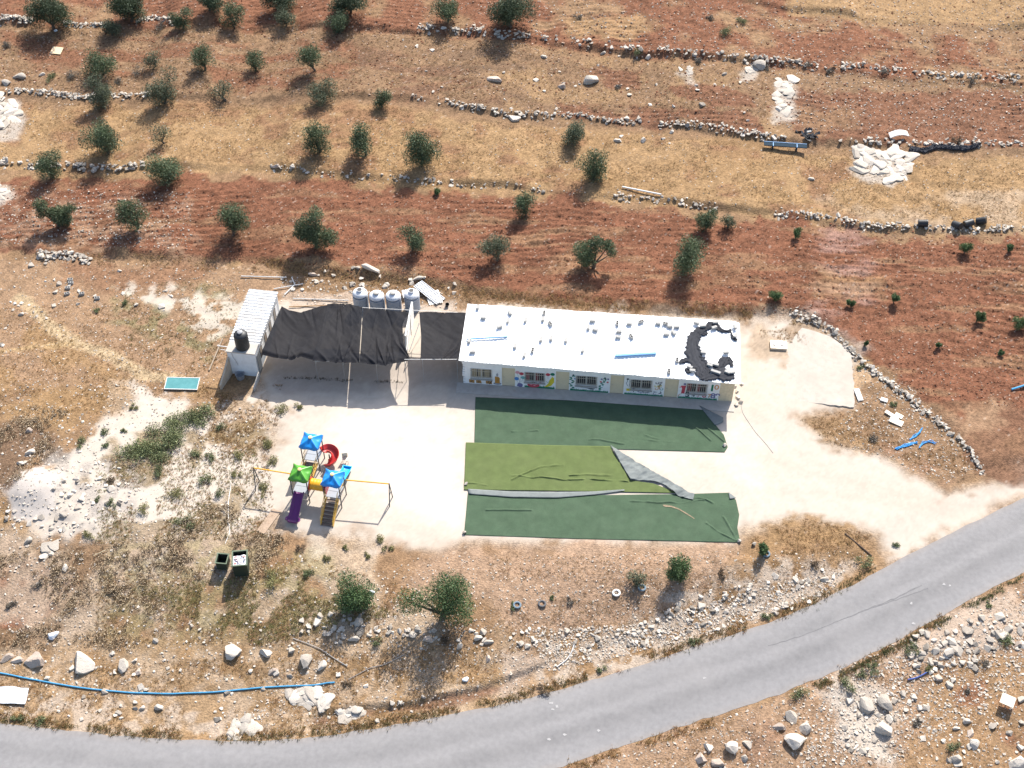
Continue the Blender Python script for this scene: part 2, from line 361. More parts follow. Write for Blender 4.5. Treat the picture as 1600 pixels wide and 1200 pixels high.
# straw terrace
paint([(-200, 152), (240, 160), (420, 160), (600, 162), (760, 182), (900, 200), (1100, 220), (1330, 232), (1800, 240), (1800, 362), (1300, 338), (1050, 314), (850, 294), (600, 274), (430, 258), (240, 258), (-200, 250)], STRAW, 1., .8, 1.5)
paint([(-200, 152), (600, 162), (900, 205), (1330, 232), (1330, 335), (850, 290), (430, 255), (-200, 250)], mix(RED, TAN, .45), .75, 1.5, 1.5, nk=(n_mid, .56, .2))
paint([(-200, 152), (1800, 240), (1800, 350), (-200, 250)], OCHRE, .7, 1.5, 1.5, nk=(st_x, .55, .16))
paint([(1290, 300), (1600, 290), (1600, 350), (1400, 345)], mix(STRAW, WHITE, .35), .7, 1.5, 1.5, nk=(n_mid, .5, .25))
# red terrace
paint([(-200, 268), (130, 276), (240, 275), (400, 270), (560, 288), (700, 296), (850, 308), (960, 318), (1150, 338), (1290, 347), (1380, 366), (1800, 368), (1800, 660), (1500, 665), (1440, 630), (1370, 560), (1310, 508), (1230, 480), (1130, 484), (960, 470), (800, 456), (700, 436), (600, 420), (450, 402), (300, 394), (150, 390), (60, 390), (-200, 380)], RED, .97, .7, .8)
paint([(-200, 268), (1800, 365), (1800, 660), (1440, 630), (1310, 508), (1130, 484), (800, 456), (450, 402), (-200, 380)], TAN, .55, 1., .8, nk=(st_x, .60, .12))
paint([(-200, 268), (1800, 365), (1800, 660), (1440, 630), (1310, 508), (1130, 484), (800, 456), (450, 402), (-200, 380)], RED*.72, .5, 1., .8, nk=(n_mid, .6, .15))
paint([(0, 300), (300, 310), (300, 390), (0, 380)], PINK, .4, 2, .8, nk=(n_sm, .5, .2))
paint([(1285, 352), (1345, 352), (1375, 420), (1350, 500), (1310, 505), (1280, 480), (1300, 430)], np.array((.25, .15, .12)), .75, 2.0, .8, nk=(st_x, .45, .25))
paint([(1290, 420), (1390, 425), (1380, 450), (1290, 450)], STRAW, .5, 1.5, .8)
# bank and strip behind the buildings
paint([(430, 405), (560, 420), (700, 440), (800, 458), (950, 472), (1130, 484), (1230, 478), (1290, 510), (1250, 520), (1150, 510), (720, 478), (440, 470), (350, 440)], mix(BROWN, OCHRE, .4), .9, .6, .4)
paint([(440, 455), (560, 468), (720, 475), (720, 490), (430, 490)], mix(PINK, WHITE, .3), .8, .6)
# left middle
paint([(-200, 392), (330, 412), (430, 425), (440, 470), (370, 570), (330, 600), (-200, 610)], mix(TAN, PINK, .4), .9, 1.)
paint([(100, 415), (330, 420), (290, 450), (150, 455)], mix(RED, TAN, .4), .7, 1.5)
paint([(-200, 480), (60, 490), (150, 560), (230, 600), (150, 650), (-200, 650)], OCHRE, .8, 1.5, nk=(n_mid, .42, .25))
paint([(190, 460), (330, 450), (380, 470), (330, 560), (240, 540), (180, 500)], GREEN*1.5, .65, 1.5, nk=(n_sm, .5, .2))
paint([(200, 455), (260, 450), (330, 468), (385, 460), (375, 500), (330, 525), (250, 492)], WHITE, .8, 1.2, nk=(n_sm, .47, .15))
paint_line([(30, 465), (70, 500), (105, 530), (170, 555), (230, 588), (300, 598)], np.array((.36, .27, .165)), 1.0, .9)
paint_line([(-60, 552), (0, 549), (60, 541), (110, 538)], np.array((.33, .23, .12)), .45, .8)
# limestone slope
paint([(180, 600), (260, 610), (310, 640), (380, 615), (460, 600), (450, 640), (420, 690), (400, 780), (420, 830), (360, 850), (250, 850), (180, 850), (60, 840), (30, 760), (80, 720), (130, 680), (170, 630)], WHITE, .95, 1.0)
paint([(300, 600), (420, 600), (440, 640), (430, 690), (380, 720), (330, 690)], OCHRE, .7, 1.0, nk=(n_sm, .48, .15))
paint([(180, 690), (420, 660), (430, 830), (300, 860), (150, 850), (120, 760)], mix(OCHRE, GREEN, .4), .8, 1.0, nk=(n_mid, .5, .12))
paint([(60, 720), (200, 730), (230, 800), (110, 840), (60, 800)], GREY*.85, .6, 1.0, nk=(n_sm, .5, .15))
paint([(0, 762), (45, 718), (90, 735), (98, 782), (70, 808), (28, 798)], np.array((.40, .36, .325)), .95, .5)
paint([(60, 690), (120, 700), (110, 735), (70, 725)], GREY*.5, .6, .8)
paint([(-100, 600), (60, 650), (100, 690), (70, 705), (10, 765), (-100, 770)], BROWN, .95, 1.2)
paint([(-100, 640), (190, 600), (200, 640), (120, 670), (40, 660)], OCHRE, .8, 1.5)
paint([(-100, 800), (60, 845), (250, 835), (440, 850), (440, 905), (300, 905), (180, 970), (60, 1010), (-100, 1000)], mix(BROWN, OCHRE, .3), .95, 1.2)
paint([(-100, 900), (60, 880), (115, 895), (40, 965), (-100, 970)], RED*1.1, .85, .7)
paint([(-60, 850), (30, 850), (60, 870), (0, 890)], mix(RED, TAN, .4), .8, .8)
paint([(205, 905), (255, 850), (270, 850), (250, 885), (220, 910)], WHITE, .9, .4)
paint([(180, 900), (450, 880), (560, 900), (560, 990), (300, 1010), (150, 1000)], mix(OCHRE, GREEN, .3), .8, 1.5, nk=(n_mid, .45, .2))
paint([(380, 980), (540, 960), (520, 1010), (440, 1010)], WHITE, .7, 1., nk=(n_sm, .5, .15))
paint([(-100, 830), (450, 830), (640, 880), (760, 960), (830, 1040), (700, 1120), (400, 1158), (-100, 1128)], mix(STRAW, WHITE, .45), .75, 2., nk=(n_mid, .46, .22))
paint([(170, 850), (480, 850), (560, 960), (420, 1000), (150, 1000)], np.array((.21, .175, .085)), .55, 2., nk=(n_sm, .48, .2))
# toward the road
paint([(-100, 1010), (200, 980), (500, 990), (800, 990), (830, 1045), (700, 1120), (500, 1150), (300, 1158), (-100, 1128)], mix(STRAW, OCHRE, .4), .75, 1.5)
paint([(-100, 1000), (830, 1000), (700, 1120), (400, 1158), (-100, 1128)], mix(STRAW, WHITE, .4), .6, 2., nk=(n_sm, .50, .2))
paint([(-100, 1050), (200, 1070), (400, 1120), (300, 1150), (-100, 1130)], mix(WHITE, TAN, .45), .7, 1.5, nk=(n_sm, .48, .15))
paint_line([(500, 1122), (560, 1112), (640, 1103), (720, 1088), (780, 1072), (830, 1050)], mix(RED, BROWN, .5), .5, .85, z=-1.2)
paint([(780, 1020), (850, 1010), (900, 1040), (860, 1070), (780, 1085)], mix(PINK, WHITE, .4), .8, 1.0, z=-1)
# yard
paint([(412, 560), (440, 480), (720, 480), (1160, 500), (1250, 500), (1335, 545), (1336, 640), (1250, 650), (1290, 690), (1380, 718), (1480, 768), (1700, 715), (1700, 745), (1600, 780), (1500, 830), (1385, 884), (1360, 835), (1250, 812), (1160, 834), (1150, 856), (725, 856), (690, 874), (610, 864), (560, 842), (440, 835), (400, 805), (388, 740), (425, 690), (440, 640), (412, 600)], WHITE*.93, 1., 2.2)
paint([(520, 640), (600, 615), (720, 655), (725, 830), (620, 800), (540, 730), (500, 680)], WHITE*1.2, .8, 2.5)
paint([(1140, 660), (1230, 690), (1200, 780), (1100, 740), (960, 712)], WHITE*1.12, .6, 2.5)
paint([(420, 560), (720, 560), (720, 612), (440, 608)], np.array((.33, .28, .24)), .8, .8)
paint([(620, 690), (640, 690), (650, 720), (600, 740)], WHITE*.78, .5, 2., nk=(n_mid, .48, .2))
for ln in ([(1160, 700), (1260, 735), (1400, 775), (1560, 800)], [(1170, 770), (1300, 770), (1420, 790), (1540, 815)], [(1180, 640), (1230, 700), (1330, 750), (1480, 785)]): paint_line(ln, np.array((.37, .295, .24)), .55, .30, soft=.9)
for p in ([(560, 700), (600, 690), (610, 730), (570, 740)], [(630, 640), (690, 650), (680, 690), (640, 680)], [(1180, 690), (1230, 720), (1200, 760)], [(480, 640), (520, 640), (510, 680), (470, 690)], [(540, 790), (640, 800), (700, 850), (600, 850)], [(1080, 715), (1140, 730), (1120, 760)]): paint(p, np.array((.38, .305, .25)), .45, 2.5, nk=(n_mid, .46, .3))
paint([(620, 862), (725, 848), (1160, 850), (1190, 905), (1100, 935), (1000, 965), (800, 975), (740, 935), (640, 930)], PINK, .95, 1.5)
paint([(1160, 845), (1250, 808), (1375, 838), (1392, 880), (1300, 938), (1150, 990), (1000, 1038), (880, 1072), (820, 1055), (900, 990), (1000, 962), (1100, 930)], mix(TAN, OCHRE, .5), .9, 1.2)
paint([(1060, 920), (1190, 880), (1330, 880), (1300, 930), (1150, 985), (1000, 1030), (850, 1060), (860, 1000), (980, 985)], mix(WHITE, TAN, .3), .75, 1.2, z=-.5, nk=(n_sm, .47, .14))
paint([(1165, 830), (1250, 805), (1370, 835), (1290, 850), (1200, 860)], OCHRE*.9, .8, 1., nk=(n_sm, .42, .2))
paint([(1250, 655), (1340, 645), (1400, 700), (1300, 695)], mix(OCHRE, BROWN, .4), .9, 1., nk=(n_sm, .4, .2))
paint([(1340, 600), (1420, 600), (1500, 690), (1590, 745), (1480, 765), (1400, 715), (1330, 660)], mix(TAN, BROWN, .4), .9, 1.)
paint([(1390, 700), (1450, 720), (1480, 750), (1420, 735)], mix(RED, PINK, .5), .6, 1.2)
paint([(1500, 650), (1700, 600), (1700, 735), (1590, 748), (1530, 735), (1495, 690)], mix(RED, BROWN, .5), .85, 1., .8)
paint([(1490, 650), (1560, 625), (1550, 665), (1510, 680)], mix(PINK, STRAW, .4), .6, 1.2, .8)
paint([(1338, 575), (1368, 582), (1366, 608), (1338, 606)], np.array((.33, .22, .13)), .9, .4)
paint([(1160, 505), (1200, 510), (1220, 560), (1160, 560)], mix(OCHRE, WHITE, .3), .8, 1.0)
paint([(1240, 500), (1330, 540), (1335, 560), (1245, 530)], mix(OCHRE, BROWN, .4), .7, .6)
# south of the road
paint([(860, 1205), (1000, 1160), (1200, 1097), (1400, 1008), (1600, 898), (1900, 740), (1900, 1500), (800, 1500)], mix(PINK, TAN, .4), 1., .8, -1.3)
paint([(1280, 1090), (1330, 1060), (1400, 1130), (1390, 1200), (1340, 1210)], WHITE*.9, .85, 1.2, -1.3)
paint([(1420, 1010), (1600, 910), (1600, 1000), (1440, 1050), (1330, 1060)], mix(PINK, WHITE, .5), .8, 1.2, -1.3)
paint([(1440, 1060), (1640, 1030), (1640, 1230), (1400, 1230)], mix(OCHRE, TAN, .5), .8, 1.2, -1.3)
for p in ([(1500, 1080), (1530, 1090), (1520, 1105), (1500, 1100)], [(1555, 1150), (1585, 1152), (1580, 1170), (1555, 1165)], [(1420, 1060), (1460, 1050), (1450, 1075)], [(1560, 1105), (1590, 1110), (1570, 1130)]): paint(p, RED*1.15, .7, 1.0, -1.3)
paint([(1170, 1135), (1230, 1150), (1200, 1200), (1140, 1200)], mix(RED, PINK, .5), .6, 1.0, -1.3)
# bare rock sheets (soil between the outcrops)
for p, z in (([(-40, 138), (18, 146), (32, 172), (22, 198), (-40, 205)], 2), ([(-20, 280), (16, 282), (16, 300), (-20, 320)], 1), ([(1214, 115), (1242, 115), (1246, 140), (1236, 178), (1210, 178)], 2.2), ([(1332, 228), (1400, 226), (1424, 240), (1430, 268), (1400, 284), (1345, 272)], 1.6), ([(1165, 95), (1185, 97), (1184, 116), (1158, 114)], 2.3), ([(1060, 105), (1085, 103), (1080, 118)], 2.3)):
    paint(p, WHITE*.8, .85, .8, z, wob=1.)
# grain: light chips and dark crumbs of soil
lum = gc.mean(1); grain = .60+.50*n_fi+.22*n_sm+.30*(n_hi-.5)
grain = 1+(grain-1)*np.where(lum > .26, .26, .9)
gc *= grain[:, None]
crumb = (n_hi < .10) & (lum < .14); gc[crumb] *= .68
chip = (n_hi > .992) & (n_mid > .35); gc[chip] = mix(gc[chip], WHITE, .35)
ny, nx = GX.shape
idx = np.arange(nx*ny).reshape(ny, nx)
F = np.stack([idx[:-1, :-1], idx[:-1, 1:], idx[1:, 1:], idx[1:, :-1]], -1).reshape(-1, 4)
al_ = (1-.88*sstep((gc.mean(1)-.24)/.10))*(1-.85*sstep((poly_sd(gx, gy, YARDP)+.3)/1.5))
gm = np_mesh('ground', np.c_[gx, gy, gz], F, np.c_[gc, al_], smooth=True)
soil = mat('soil', rough=.95, var=.30, scale=6., bump=.8, bscale=9., spec=.1, attr=True, bdist=.10)
tag(link('ground', gm, soil), kind='structure')

# ------------------------------------------------------------------ road
def resample(P, n):
    P = np.asarray(P, float); d = np.r_[0, np.cumsum(np.hypot(*np.diff(P[:, :2], axis=0).T))]; t = np.linspace(0, d[-1], n)
    return np.stack([np.interp(t, d, P[:, k]) for k in range(P.shape[1])], 1)
def smooth_line(P, it=3):
    P = np.array(P, float)
    for _ in range(it):
        Q = P.copy(); Q[1:-1] = (P[:-2]+2*P[1:-1]+P[2:])/4; P = Q
    return P
def dense(P, step=.4):
    P = P[(P[:, 0] > -75) & (P[:, 0] < 90)]
    return smooth_line(resample(P, int(np.hypot(*np.diff(P, axis=0).T).sum()/step)), 40)
U = dense(RU); L = dense(RL); n = min(len(U), len(L)); U = resample(U, n); L = resample(L, n)
U[:, 1] += .12*(fbm(U[:, 0], U[:, 1], 1.2, 3, 3)-.5)*2; L[:, 1] += .16*(fbm(L[:, 0], L[:, 1], 1.0, 5, 3)-.5)*2
m_ = 27; V = []; Fq = []
for j in range(m_):
    t = j/(m_-1); q = U*(1-t)+L*t; V.append(np.c_[q, zroad(q[:, 0])+.012+.05*math.sin(math.pi*t)])
V = np.stack(V, 1).reshape(-1, 3); ii = np.arange(n*m_).reshape(n, m_)
Fq = np.stack([ii[:-1, :-1], ii[:-1, 1:], ii[1:, 1:], ii[1:, :-1]], -1).reshape(-1, 4)[:, ::-1]
tt = np.tile(np.linspace(0, 1, m_), n); al = np.repeat(np.arange(n)*.4, m_)
rc = np.tile(np.array((.205, .199, .199)), (n*m_, 1))*(1-.13*np.exp(-((tt-.30)/.10)**2)-.18*np.exp(-((tt-.62)/.12)**2)+.05*np.exp(-((tt-.45)/.07)**2)+.06*np.exp(-((tt-1)/.1)**2)+.10*(fbm(al, tt*6, 4., 2, 3)-.5))[:, None]
edge = sstep((.10-np.minimum(tt, 1-tt))/.1)*.35; rc = rc*(1-edge[:, None])+np.array((.25, .21, .18))*edge[:, None]
me = np_mesh('road', V, Fq, rc, smooth=True)
asph = mat('asphalt', rough=.9, var=.10, scale=3.2, bump=.25, bscale=60, spec=.2, attr=True, dirt=(.245, .235, .23), dirt_amt=.45, dirt_scale=.35)
road = tag(link('road', me, asph), kind='structure')
crk = mat('tar_crack', (.145, .142, .144), .8)
for pts, wd in (([(1200, 1010), (1250, 995), (1300, 975), (1350, 955), (1400, 938), (1450, 920)], .05), ([(1350, 955), (1400, 935), (1440, 915)], .08)):
    P = road_edge(pts); P = resample(P, 40); P[:, 1] += .12*(fbm(P[:, 0]*3, P[:, 1], 1., 2, 2)-.5)
    ta = np.interp(P[:, 0], RU[:, 0], RU[:, 1]); tb = np.interp(P[:, 0], RL[:, 0], RL[:, 1]); tr = np.clip((ta-P[:, 1])/(ta-tb), 0, 1)
    z = zroad(P[:, 0])+.022+.05*np.sin(np.pi*tr); hw = wd/2*(.3+1.2*vnoise(P[:, 0]*2, P[:, 1]*2, 4)); V = np.vstack([np.c_[P[:, 0], P[:, 1]-hw, z], np.c_[P[:, 0], P[:, 1]+hw, z]]); k = len(P)
    link('crack', np_mesh('crack', V, np.array([(i, i+1, k+i+1, k+i) for i in range(k-1)])), crk, road)

fleck = mat('pale_road_fleck', (.31, .30, .295), .9, .2, 20.)
for u, v in ((861, 1099), (864, 1109), (856, 1091), (870, 1104), (857, 1156), (882, 1149), (1475, 914), (1484, 916), (1424, 944), (1427, 975), (1100, 1060), (935, 1142)):
    p = road_edge([(u, v)])[0]; ta = np.interp(p[0], RU[:, 0], RU[:, 1]); tb = np.interp(p[0], RL[:, 0], RL[:, 1]); tr = (ta-p[1])/(ta-tb); z = float(zroad(p[0]))+.026+.05*math.sin(math.pi*min(max(tr, 0), 1)); rr = random.Random(u)
    pts = [(p[0]+rr.uniform(.04, .16)*math.cos(a*.785), p[1]+rr.uniform(.04, .14)*math.sin(a*.785), z) for a in range(8)]
    me = bpy.data.meshes.new('fleck'); me.from_pydata(pts, [], [tuple(range(8))]); link('fleck', me, fleck, road)

# ------------------------------------------------------------------ sheets (cloth, turf) stretched between four outlines
def coons(top, right, bottom, left, nu, nv):
    """top: TL->TR, right: TR->BR, bottom: BL->BR, left: TL->BL, arrays of 3-D points"""
    T, B = resample(np.array(top), nu), resample(np.array(bottom), nu); L_, R_ = resample(np.array(left), nv), resample(np.array(right), nv)
    u = np.linspace(0, 1, nu)[None, :, None]; v = np.linspace(0, 1, nv)[:, None, None]
    S = (1-v)*T[None]+v*B[None]+(1-u)*L_[:, None]+u*R_[:, None]-((1-u)*(1-v)*T[0]+u*(1-v)*T[-1]+(1-u)*v*B[0]+u*v*B[-1])
    ii = np.arange(nu*nv).reshape(nv, nu); F = np.stack([ii[:-1, :-1], ii[1:, :-1], ii[1:, 1:], ii[:-1, 1:]], -1).reshape(-1, 4)
    return S, F, np.broadcast_to(u[..., 0], (nv, nu)), np.broadcast_to(v[..., 0], (nv, nu))
def thick(o, t, off=-1):
    md = o.modifiers.new('thickness', 'SOLIDIFY'); md.thickness = t; md.offset = off
def gpts(px): return G([p[0] for p in px], [p[1] for p in px])
turf_d = mat('dark_turf', (.055, .090, .053), .95, .14, 1.2, .5, 90, dirt=(.080, .117, .074), dirt_amt=.5, dirt_scale=.5)
turf_o = mat('olive_turf', (.098, .128, .044), .95, .14, 1.2, .5, 90, dirt=(.115, .138, .056), dirt_amt=.5, dirt_scale=.5)
backing = mat('turf_backing', (.165, .180, .175), .9, .12, 3., .2, 40)
def turf(label, m, top, right, bottom, left, wr, seed, z0=.03):
    S, F, uu, vv = coons(gpts(top), gpts(right), gpts(bottom), gpts(left), 420, 80)
    x, y = S[..., 0], S[..., 1]; z = np.maximum(ground_z(x, y), 0*x-.5)+z0
    rid = np.zeros_like(z); r = random.Random(seed)
    for (a, b) in wr:
        A = G(*a); B = G(*b); d = line_d(x, y+.55*(fbm(x, y*.3, 1.6, seed, 2)-.5), [tuple(A[:2]), tuple(B[:2])]); rid += .085*np.exp(-(d/(.03+.04*vnoise(x*1.3, y, seed)))**2)*sstep((fbm(x, y, .9, seed+1, 2)-.25)/.35)
    z = z+rid+.045*(fbm(x*.5, y, 1.2, seed, 3)-.5)
    c = S.reshape(-1, 3).mean(0); V = np.stack([x, y, z], -1).reshape(-1, 3)-c
    o = link('turf_carpet', np_mesh('turf_carpet', V, F, smooth=True), m, loc=c.tolist()); thick(o, .02); return tag(o, label, 'carpet')
def flap(parent, top, right, bottom, left, lift, seed, nu=40, nv=16, amp=.06):
    S, F, uu, vv = coons(gpts(top), gpts(right), gpts(bottom), gpts(left), nu, nv)
    x, y = S[..., 0], S[..., 1]; z = ground_z(x, y)+lift+amp*(fbm(x*.8+y*.6, y*2.2-x*1.6, .9, seed, 3)-.35)
    V = np.stack([x, y, z], -1).reshape(-1, 3)-np.array(parent.location)
    o = link('folded_flap', np_mesh('folded_flap', V, F, smooth=True), backing, parent); thick(o, .012); o['label'] = 'grey backing of the turf folded over'; return o
t1 = turf('dark green artificial turf strip laid against the school terrace', turf_d, [(743, 621), (920, 627), (1092, 634)], [(1092, 634), (1118, 664), (1131, 680), (1137, 699), (1132, 707)], [(741, 699), (950, 702), (1132, 707)], [(743, 621), (741, 699)], [((985, 680), (1060, 690)), ((920, 686), (975, 692)), ((1088, 670), (1110, 690)), ((1103, 668), (1131, 692)), ((800, 676), (840, 672)), ((1000, 674), (1030, 683))], 3)
flap(t1, [(1092, 634), (1110, 643), (1130, 653)], [(1130, 653), (1130, 660)], [(1117, 665), (1122, 664), (1130, 660)], [(1092, 634), (1117, 665)], .06, 2, 24, 10, .02)
t2 = turf('olive green artificial turf strip with its end folded back', turf_o, [(728, 692), (850, 696), (953, 698)], [(953, 698), (985, 751), (1020, 756), (1060, 771)], [(725, 766), (900, 768), (1060, 771)], [(728, 692), (725, 766)], [((830, 735), (880, 725)), ((830, 735), (800, 752)), ((800, 745), (980, 752)), ((725, 757), (760, 758)), ((890, 742), (975, 743))], 5, .06)
flap(t2, [(954, 698), (1004, 729), (1075, 770), (1085, 773)], [(1085, 773), (1083, 782)], [(985, 751), (1018, 753), (1035, 757), (1060, 776), (1083, 782)], [(954, 698), (985, 751)], .12, 4, 90, 40, .26)
t3 = turf('dark green artificial turf strip with a torn tan streak', turf_d, [(731, 771), (930, 774), (1080, 772), (1140, 770)], [(1140, 770), (1150, 782), (1155, 805), (1152, 825), (1157, 848)], [(725, 836), (900, 842), (1157, 848)], [(731, 771), (725, 836)], [((1104, 820), (1155, 846)), ((1060, 775), (1130, 788)), ((980, 785), (1100, 784)), ((760, 795), (830, 798)), ((1130, 806), (1152, 844))], 7)
flap(t3, [(731, 765), (800, 769), (860, 770), (930, 769), (975, 766)], [(975, 766), (976, 768)], [(733, 773), (800, 778), (870, 779), (930, 774), (976, 768)], [(731, 765), (733, 773)], .09, 6, 50, 6, .03)
flap(t3, [(1138, 770), (1145, 775)], [(1145, 775), (1150, 779)], [(1140, 781), (1150, 779)], [(1138, 770), (1140, 781)], .08, 8, 6, 6, .02)
worn = mat('worn_backing', (.34, .25, .17), .95, .2, 5)
P = smooth_line(gpts([(1036, 790), (1050, 791), (1060, 795), (1072, 802), (1085, 811)]), 1)
P = resample(P, 30); hw = .03+.10*vnoise(P[:, 0]*3, P[:, 1]*3, 2); z = ground_z(P[:, 0], P[:, 1])+.066
V = np.vstack([np.c_[P[:, 0], P[:, 1]-hw, z], np.c_[P[:, 0], P[:, 1]+hw, z]])-np.array(t3.location)
link('torn_streak', np_mesh('torn_streak', V, np.array([(i, i+1, 31+i-1+0, 30+i) for i in range(29)])), worn, t3)

# ------------------------------------------------------------------ common materials
white_paint = mat('white_plaster', (.78, .77, .75), .85, .05, 3., .1, 40, dirt=(.55, .5, .45), dirt_amt=.35, dirt_scale=1.2)
roof_white = mat('white_roof_sheet', (.82, .82, .81), .6, .03, 3.)
cream = mat('cream_door_paint', (.62, .52, .36), .7, .06, 4., dirt=(.5, .42, .3), dirt_amt=.3)
steel = mat('grey_steel', (.30, .30, .30), .5, .1, 8., metal=.3)
galv = mat('galvanised_pipe', (.55, .54, .52), .5, .12, 8., metal=.2)
dark_int = mat('dark_glass', (.03, .03, .035), .15, .1, 3., spec=.5)
conc = mat('concrete_block_grey', (.36, .35, .33), .95, .12, 9., .5, 60)
conc_lt = mat('pale_concrete', (.42, .385, .345), .95, .10, 2.5, .3, 40, dirt=(.30, .26, .22), dirt_amt=.5, dirt_scale=.8)
black_cloth = mat('black_shade_cloth', (.013, .0135, .017), .7, .15, 1.5, .2, 60, dirt=(.022, .021, .022), dirt_amt=.5, dirt_scale=.9, spec=.07, thru=.02)
tarp_dark = mat('dark_grey_tarp', (.030, .032, .039), .75, .25, 5., .3, 20, spec=.12)
wood = mat('weathered_wood', (.30, .24, .18), .9, .2, 6.)
blue_paint = mat('blue_paint', (.10, .26, .48), .5, .12, 4.)

# ------------------------------------------------------------------ school building
ANG = -math.radians(5.3)
BO = np.array([-3.5, .08, 0.]); BZ = float(ground_z(5., 1., False))
bld = empty('school_building', (BO[0], BO[1], BZ), ANG, 'long white single-storey school with painted murals and bright white sheet roof', 'building')
BL, BD, BH = 19.85, 5.25, 2.45
wins = [(.45, 2.0), (4.46, 5.95), (8.25, 9.8), (12.3, 13.85), (16.4, 17.9)]
doors = [(2.76, 3.74), (6.77, 7.76), (10.8, 11.8), (14.8, 15.8)]
WZ0, WZ1, DZ = .62, 1.72, 2.02
mb = MB(); xs = 0.; T = .2   # front wall round the openings
ops = sorted([(a, b, WZ0, WZ1) for a, b in wins]+[(a, b, 0., DZ) for a, b in doors])
for a, b, z0, z1 in ops:
    mb.box((xs, 0, -.3), (a, T, BH)); xs = b
    if z0 > 0: mb.box((a, 0, -.3), (b, T, z0))
    mb.box((a, 0, z1), (b, T, BH))
mb.box((xs, 0, -.3), (BL, T, BH)); mb.build('front_wall', white_paint, bld)
MB().box((0, BD-T, -.3), (BL, BD, BH)).build('rear_wall', white_paint, bld)
MB().box((0, T+.002, -.3), (T, BD-T-.002, BH)).build('side_wall', mat('bare_block_wall', (.40, .36, .32), .9, .15, 5., .3, 20), bld)
MB().box((BL-T, T+.002, -.3), (BL, BD-T-.002, BH)).build('side_wall', cream, bld)
r = random.Random(4)
for k in range(9): MB().box((-.12-.08*r.random(), -.01, k*.27), (-.002, .19, k*.27+.15+.09*r.random())).build('corner_block', white_paint, bld)
for a, b in doors:
    d = MB().box((a+.004, .05, .0), (b-.004, .10, DZ-.004)).build('door', cream, bld)
    m = MB(); m.box((a+.004, .015, 0), (a+.06, .05, DZ-.004)); m.box((b-.06, .015, 0), (b-.004, .05, DZ-.004)); m.box((a+.06, .015, DZ-.06), (b-.06, .05, DZ-.004)); m.build('door_frame', cream, d)
    MB().tube([(a+.12, .03, 1.0), (a+.12, -.02, 1.0), (a+.22, -.02, 1.0)], .013, 6).build('handle', steel, d)
frame_m = mat('window_frame_white', (.6, .58, .54), .5, .06); bar_m = mat('window_bar_beige', (.55, .50, .42), .6, .1)
for i, (a, b) in enumerate(wins):
    wn = MB().box((a+.003, .12, WZ0+.003), (b-.003, .135, WZ1-.003)).build('window', dark_int, bld)
    m = MB(); e = .05
    m.box((a+.003, .07, WZ0+.003), (a+e, .12, WZ1-.003)); m.box((b-e, .07, WZ0+.003), (b-.003, .12, WZ1-.003)); m.box((a+e, .07, WZ0+.003), (b-e, .12, WZ0+e)); m.box((a+e, .07, WZ1-e), (b-e, .12, WZ1-.003)); m.box(((a+b)/2-.03, .07, WZ0+e), ((a+b)/2+.03, .12, WZ1-e)); m.build('frame', frame_m, wn)
    MB().box((a-.06, -.10, WZ0-.07), (b+.06, .0-.002, WZ0-.002)).build('sill', conc, wn)
    curt = mat('curtain_tan' if i == 0 else 'curtain_red', (.30, .24, .15) if i == 0 else (.22, .05, .06), .9)
    if i in (0, 1, 4):
        m = MB(); q = 3 if i == 0 else 2
        for k in range(q): x0 = a+.08+k*(b-a-.16)/q; m.box((x0, .108, WZ0+.06), (x0+(b-a)/q*(.7 if i == 0 else .35), .118, WZ1-.06))
        m.build('curtain', curt, wn)
    nb = 11
    for k in range(nb+1):
        x = a-.03+(b-a+.06)*k/nb; MB().box((x-.011, -.075, WZ0-.03), (x+.011, -.053, WZ1+.02)).build('bar', bar_m, wn)
    m = MB()
    for z in (WZ0, WZ0+.28, WZ1-.22, WZ1): m.box((a-.045, -.050, z-.012), (b+.045, -.028, z+.012))
    for x in (a+.1, b-.1): m.box((x-.01, -.028, WZ1-.01), (x+.01, 0, WZ1+.01))
    m.build('bar_rail', bar_m, wn)
# painted murals: thin coats of paint on the plaster
def mm(name, c): return mat('paint_'+name, c, .8, .12, 5.)
PC = {k: mm(k, c) for k, c in dict(green=(.02, .16, .09), brown=(.36, .19, .06), orange=(.45, .22, .05), red=(.48, .07, .09), pink=(.62, .30, .32), yellow=(.62, .50, .05), blue=(.08, .22, .48), teal=(.16, .36, .36), purple=(.16, .15, .28), dark=(.04, .045, .06), grey=(.30, .31, .34), black=(.02, .02, .02), tan=(.55, .30, .15), cream=(.60, .50, .34)).items()}
DEC = [0]
def paint_poly(name, pts, c, lay=1):
    DEC[0] += 1; y = -.003*lay-.00012*(DEC[0] % 20)
    n = len(pts); area = sum(pts[i][0]*pts[(i+1) % n][1]-pts[(i+1) % n][0]*pts[i][1] for i in range(n))
    if area < 0: pts = pts[::-1]
    me = bpy.data.meshes.new(name); me.from_pydata([(x, y, z) for x, z in pts], [], [tuple(range(n))]); return link(name, me, PC[c], bld)
def ell(cx, cz, rx, rz, n=16, a=0., w=0., s=1): 
    r = random.Random(s); o = []
    for k in range(n):
        t = 2*math.pi*k/n; q = 1+w*(r.random()-.5); x, z = rx*math.cos(t)*q, rz*math.sin(t)*q
        o.append((cx+x*math.cos(a)-z*math.sin(a), cz+x*math.sin(a)+z*math.cos(a)))
    return o
def stroke(name, pts, wd, c, lay=2):
    P = np.array(pts, float); d = np.gradient(P, axis=0); d /= np.linalg.norm(d, axis=1)[:, None]+1e-9; nrm = np.c_[-d[:, 1], d[:, 0]]*wd/2
    return paint_poly(name, [tuple(q) for q in np.vstack([P+nrm, (P-nrm)[::-1]])], c, lay)
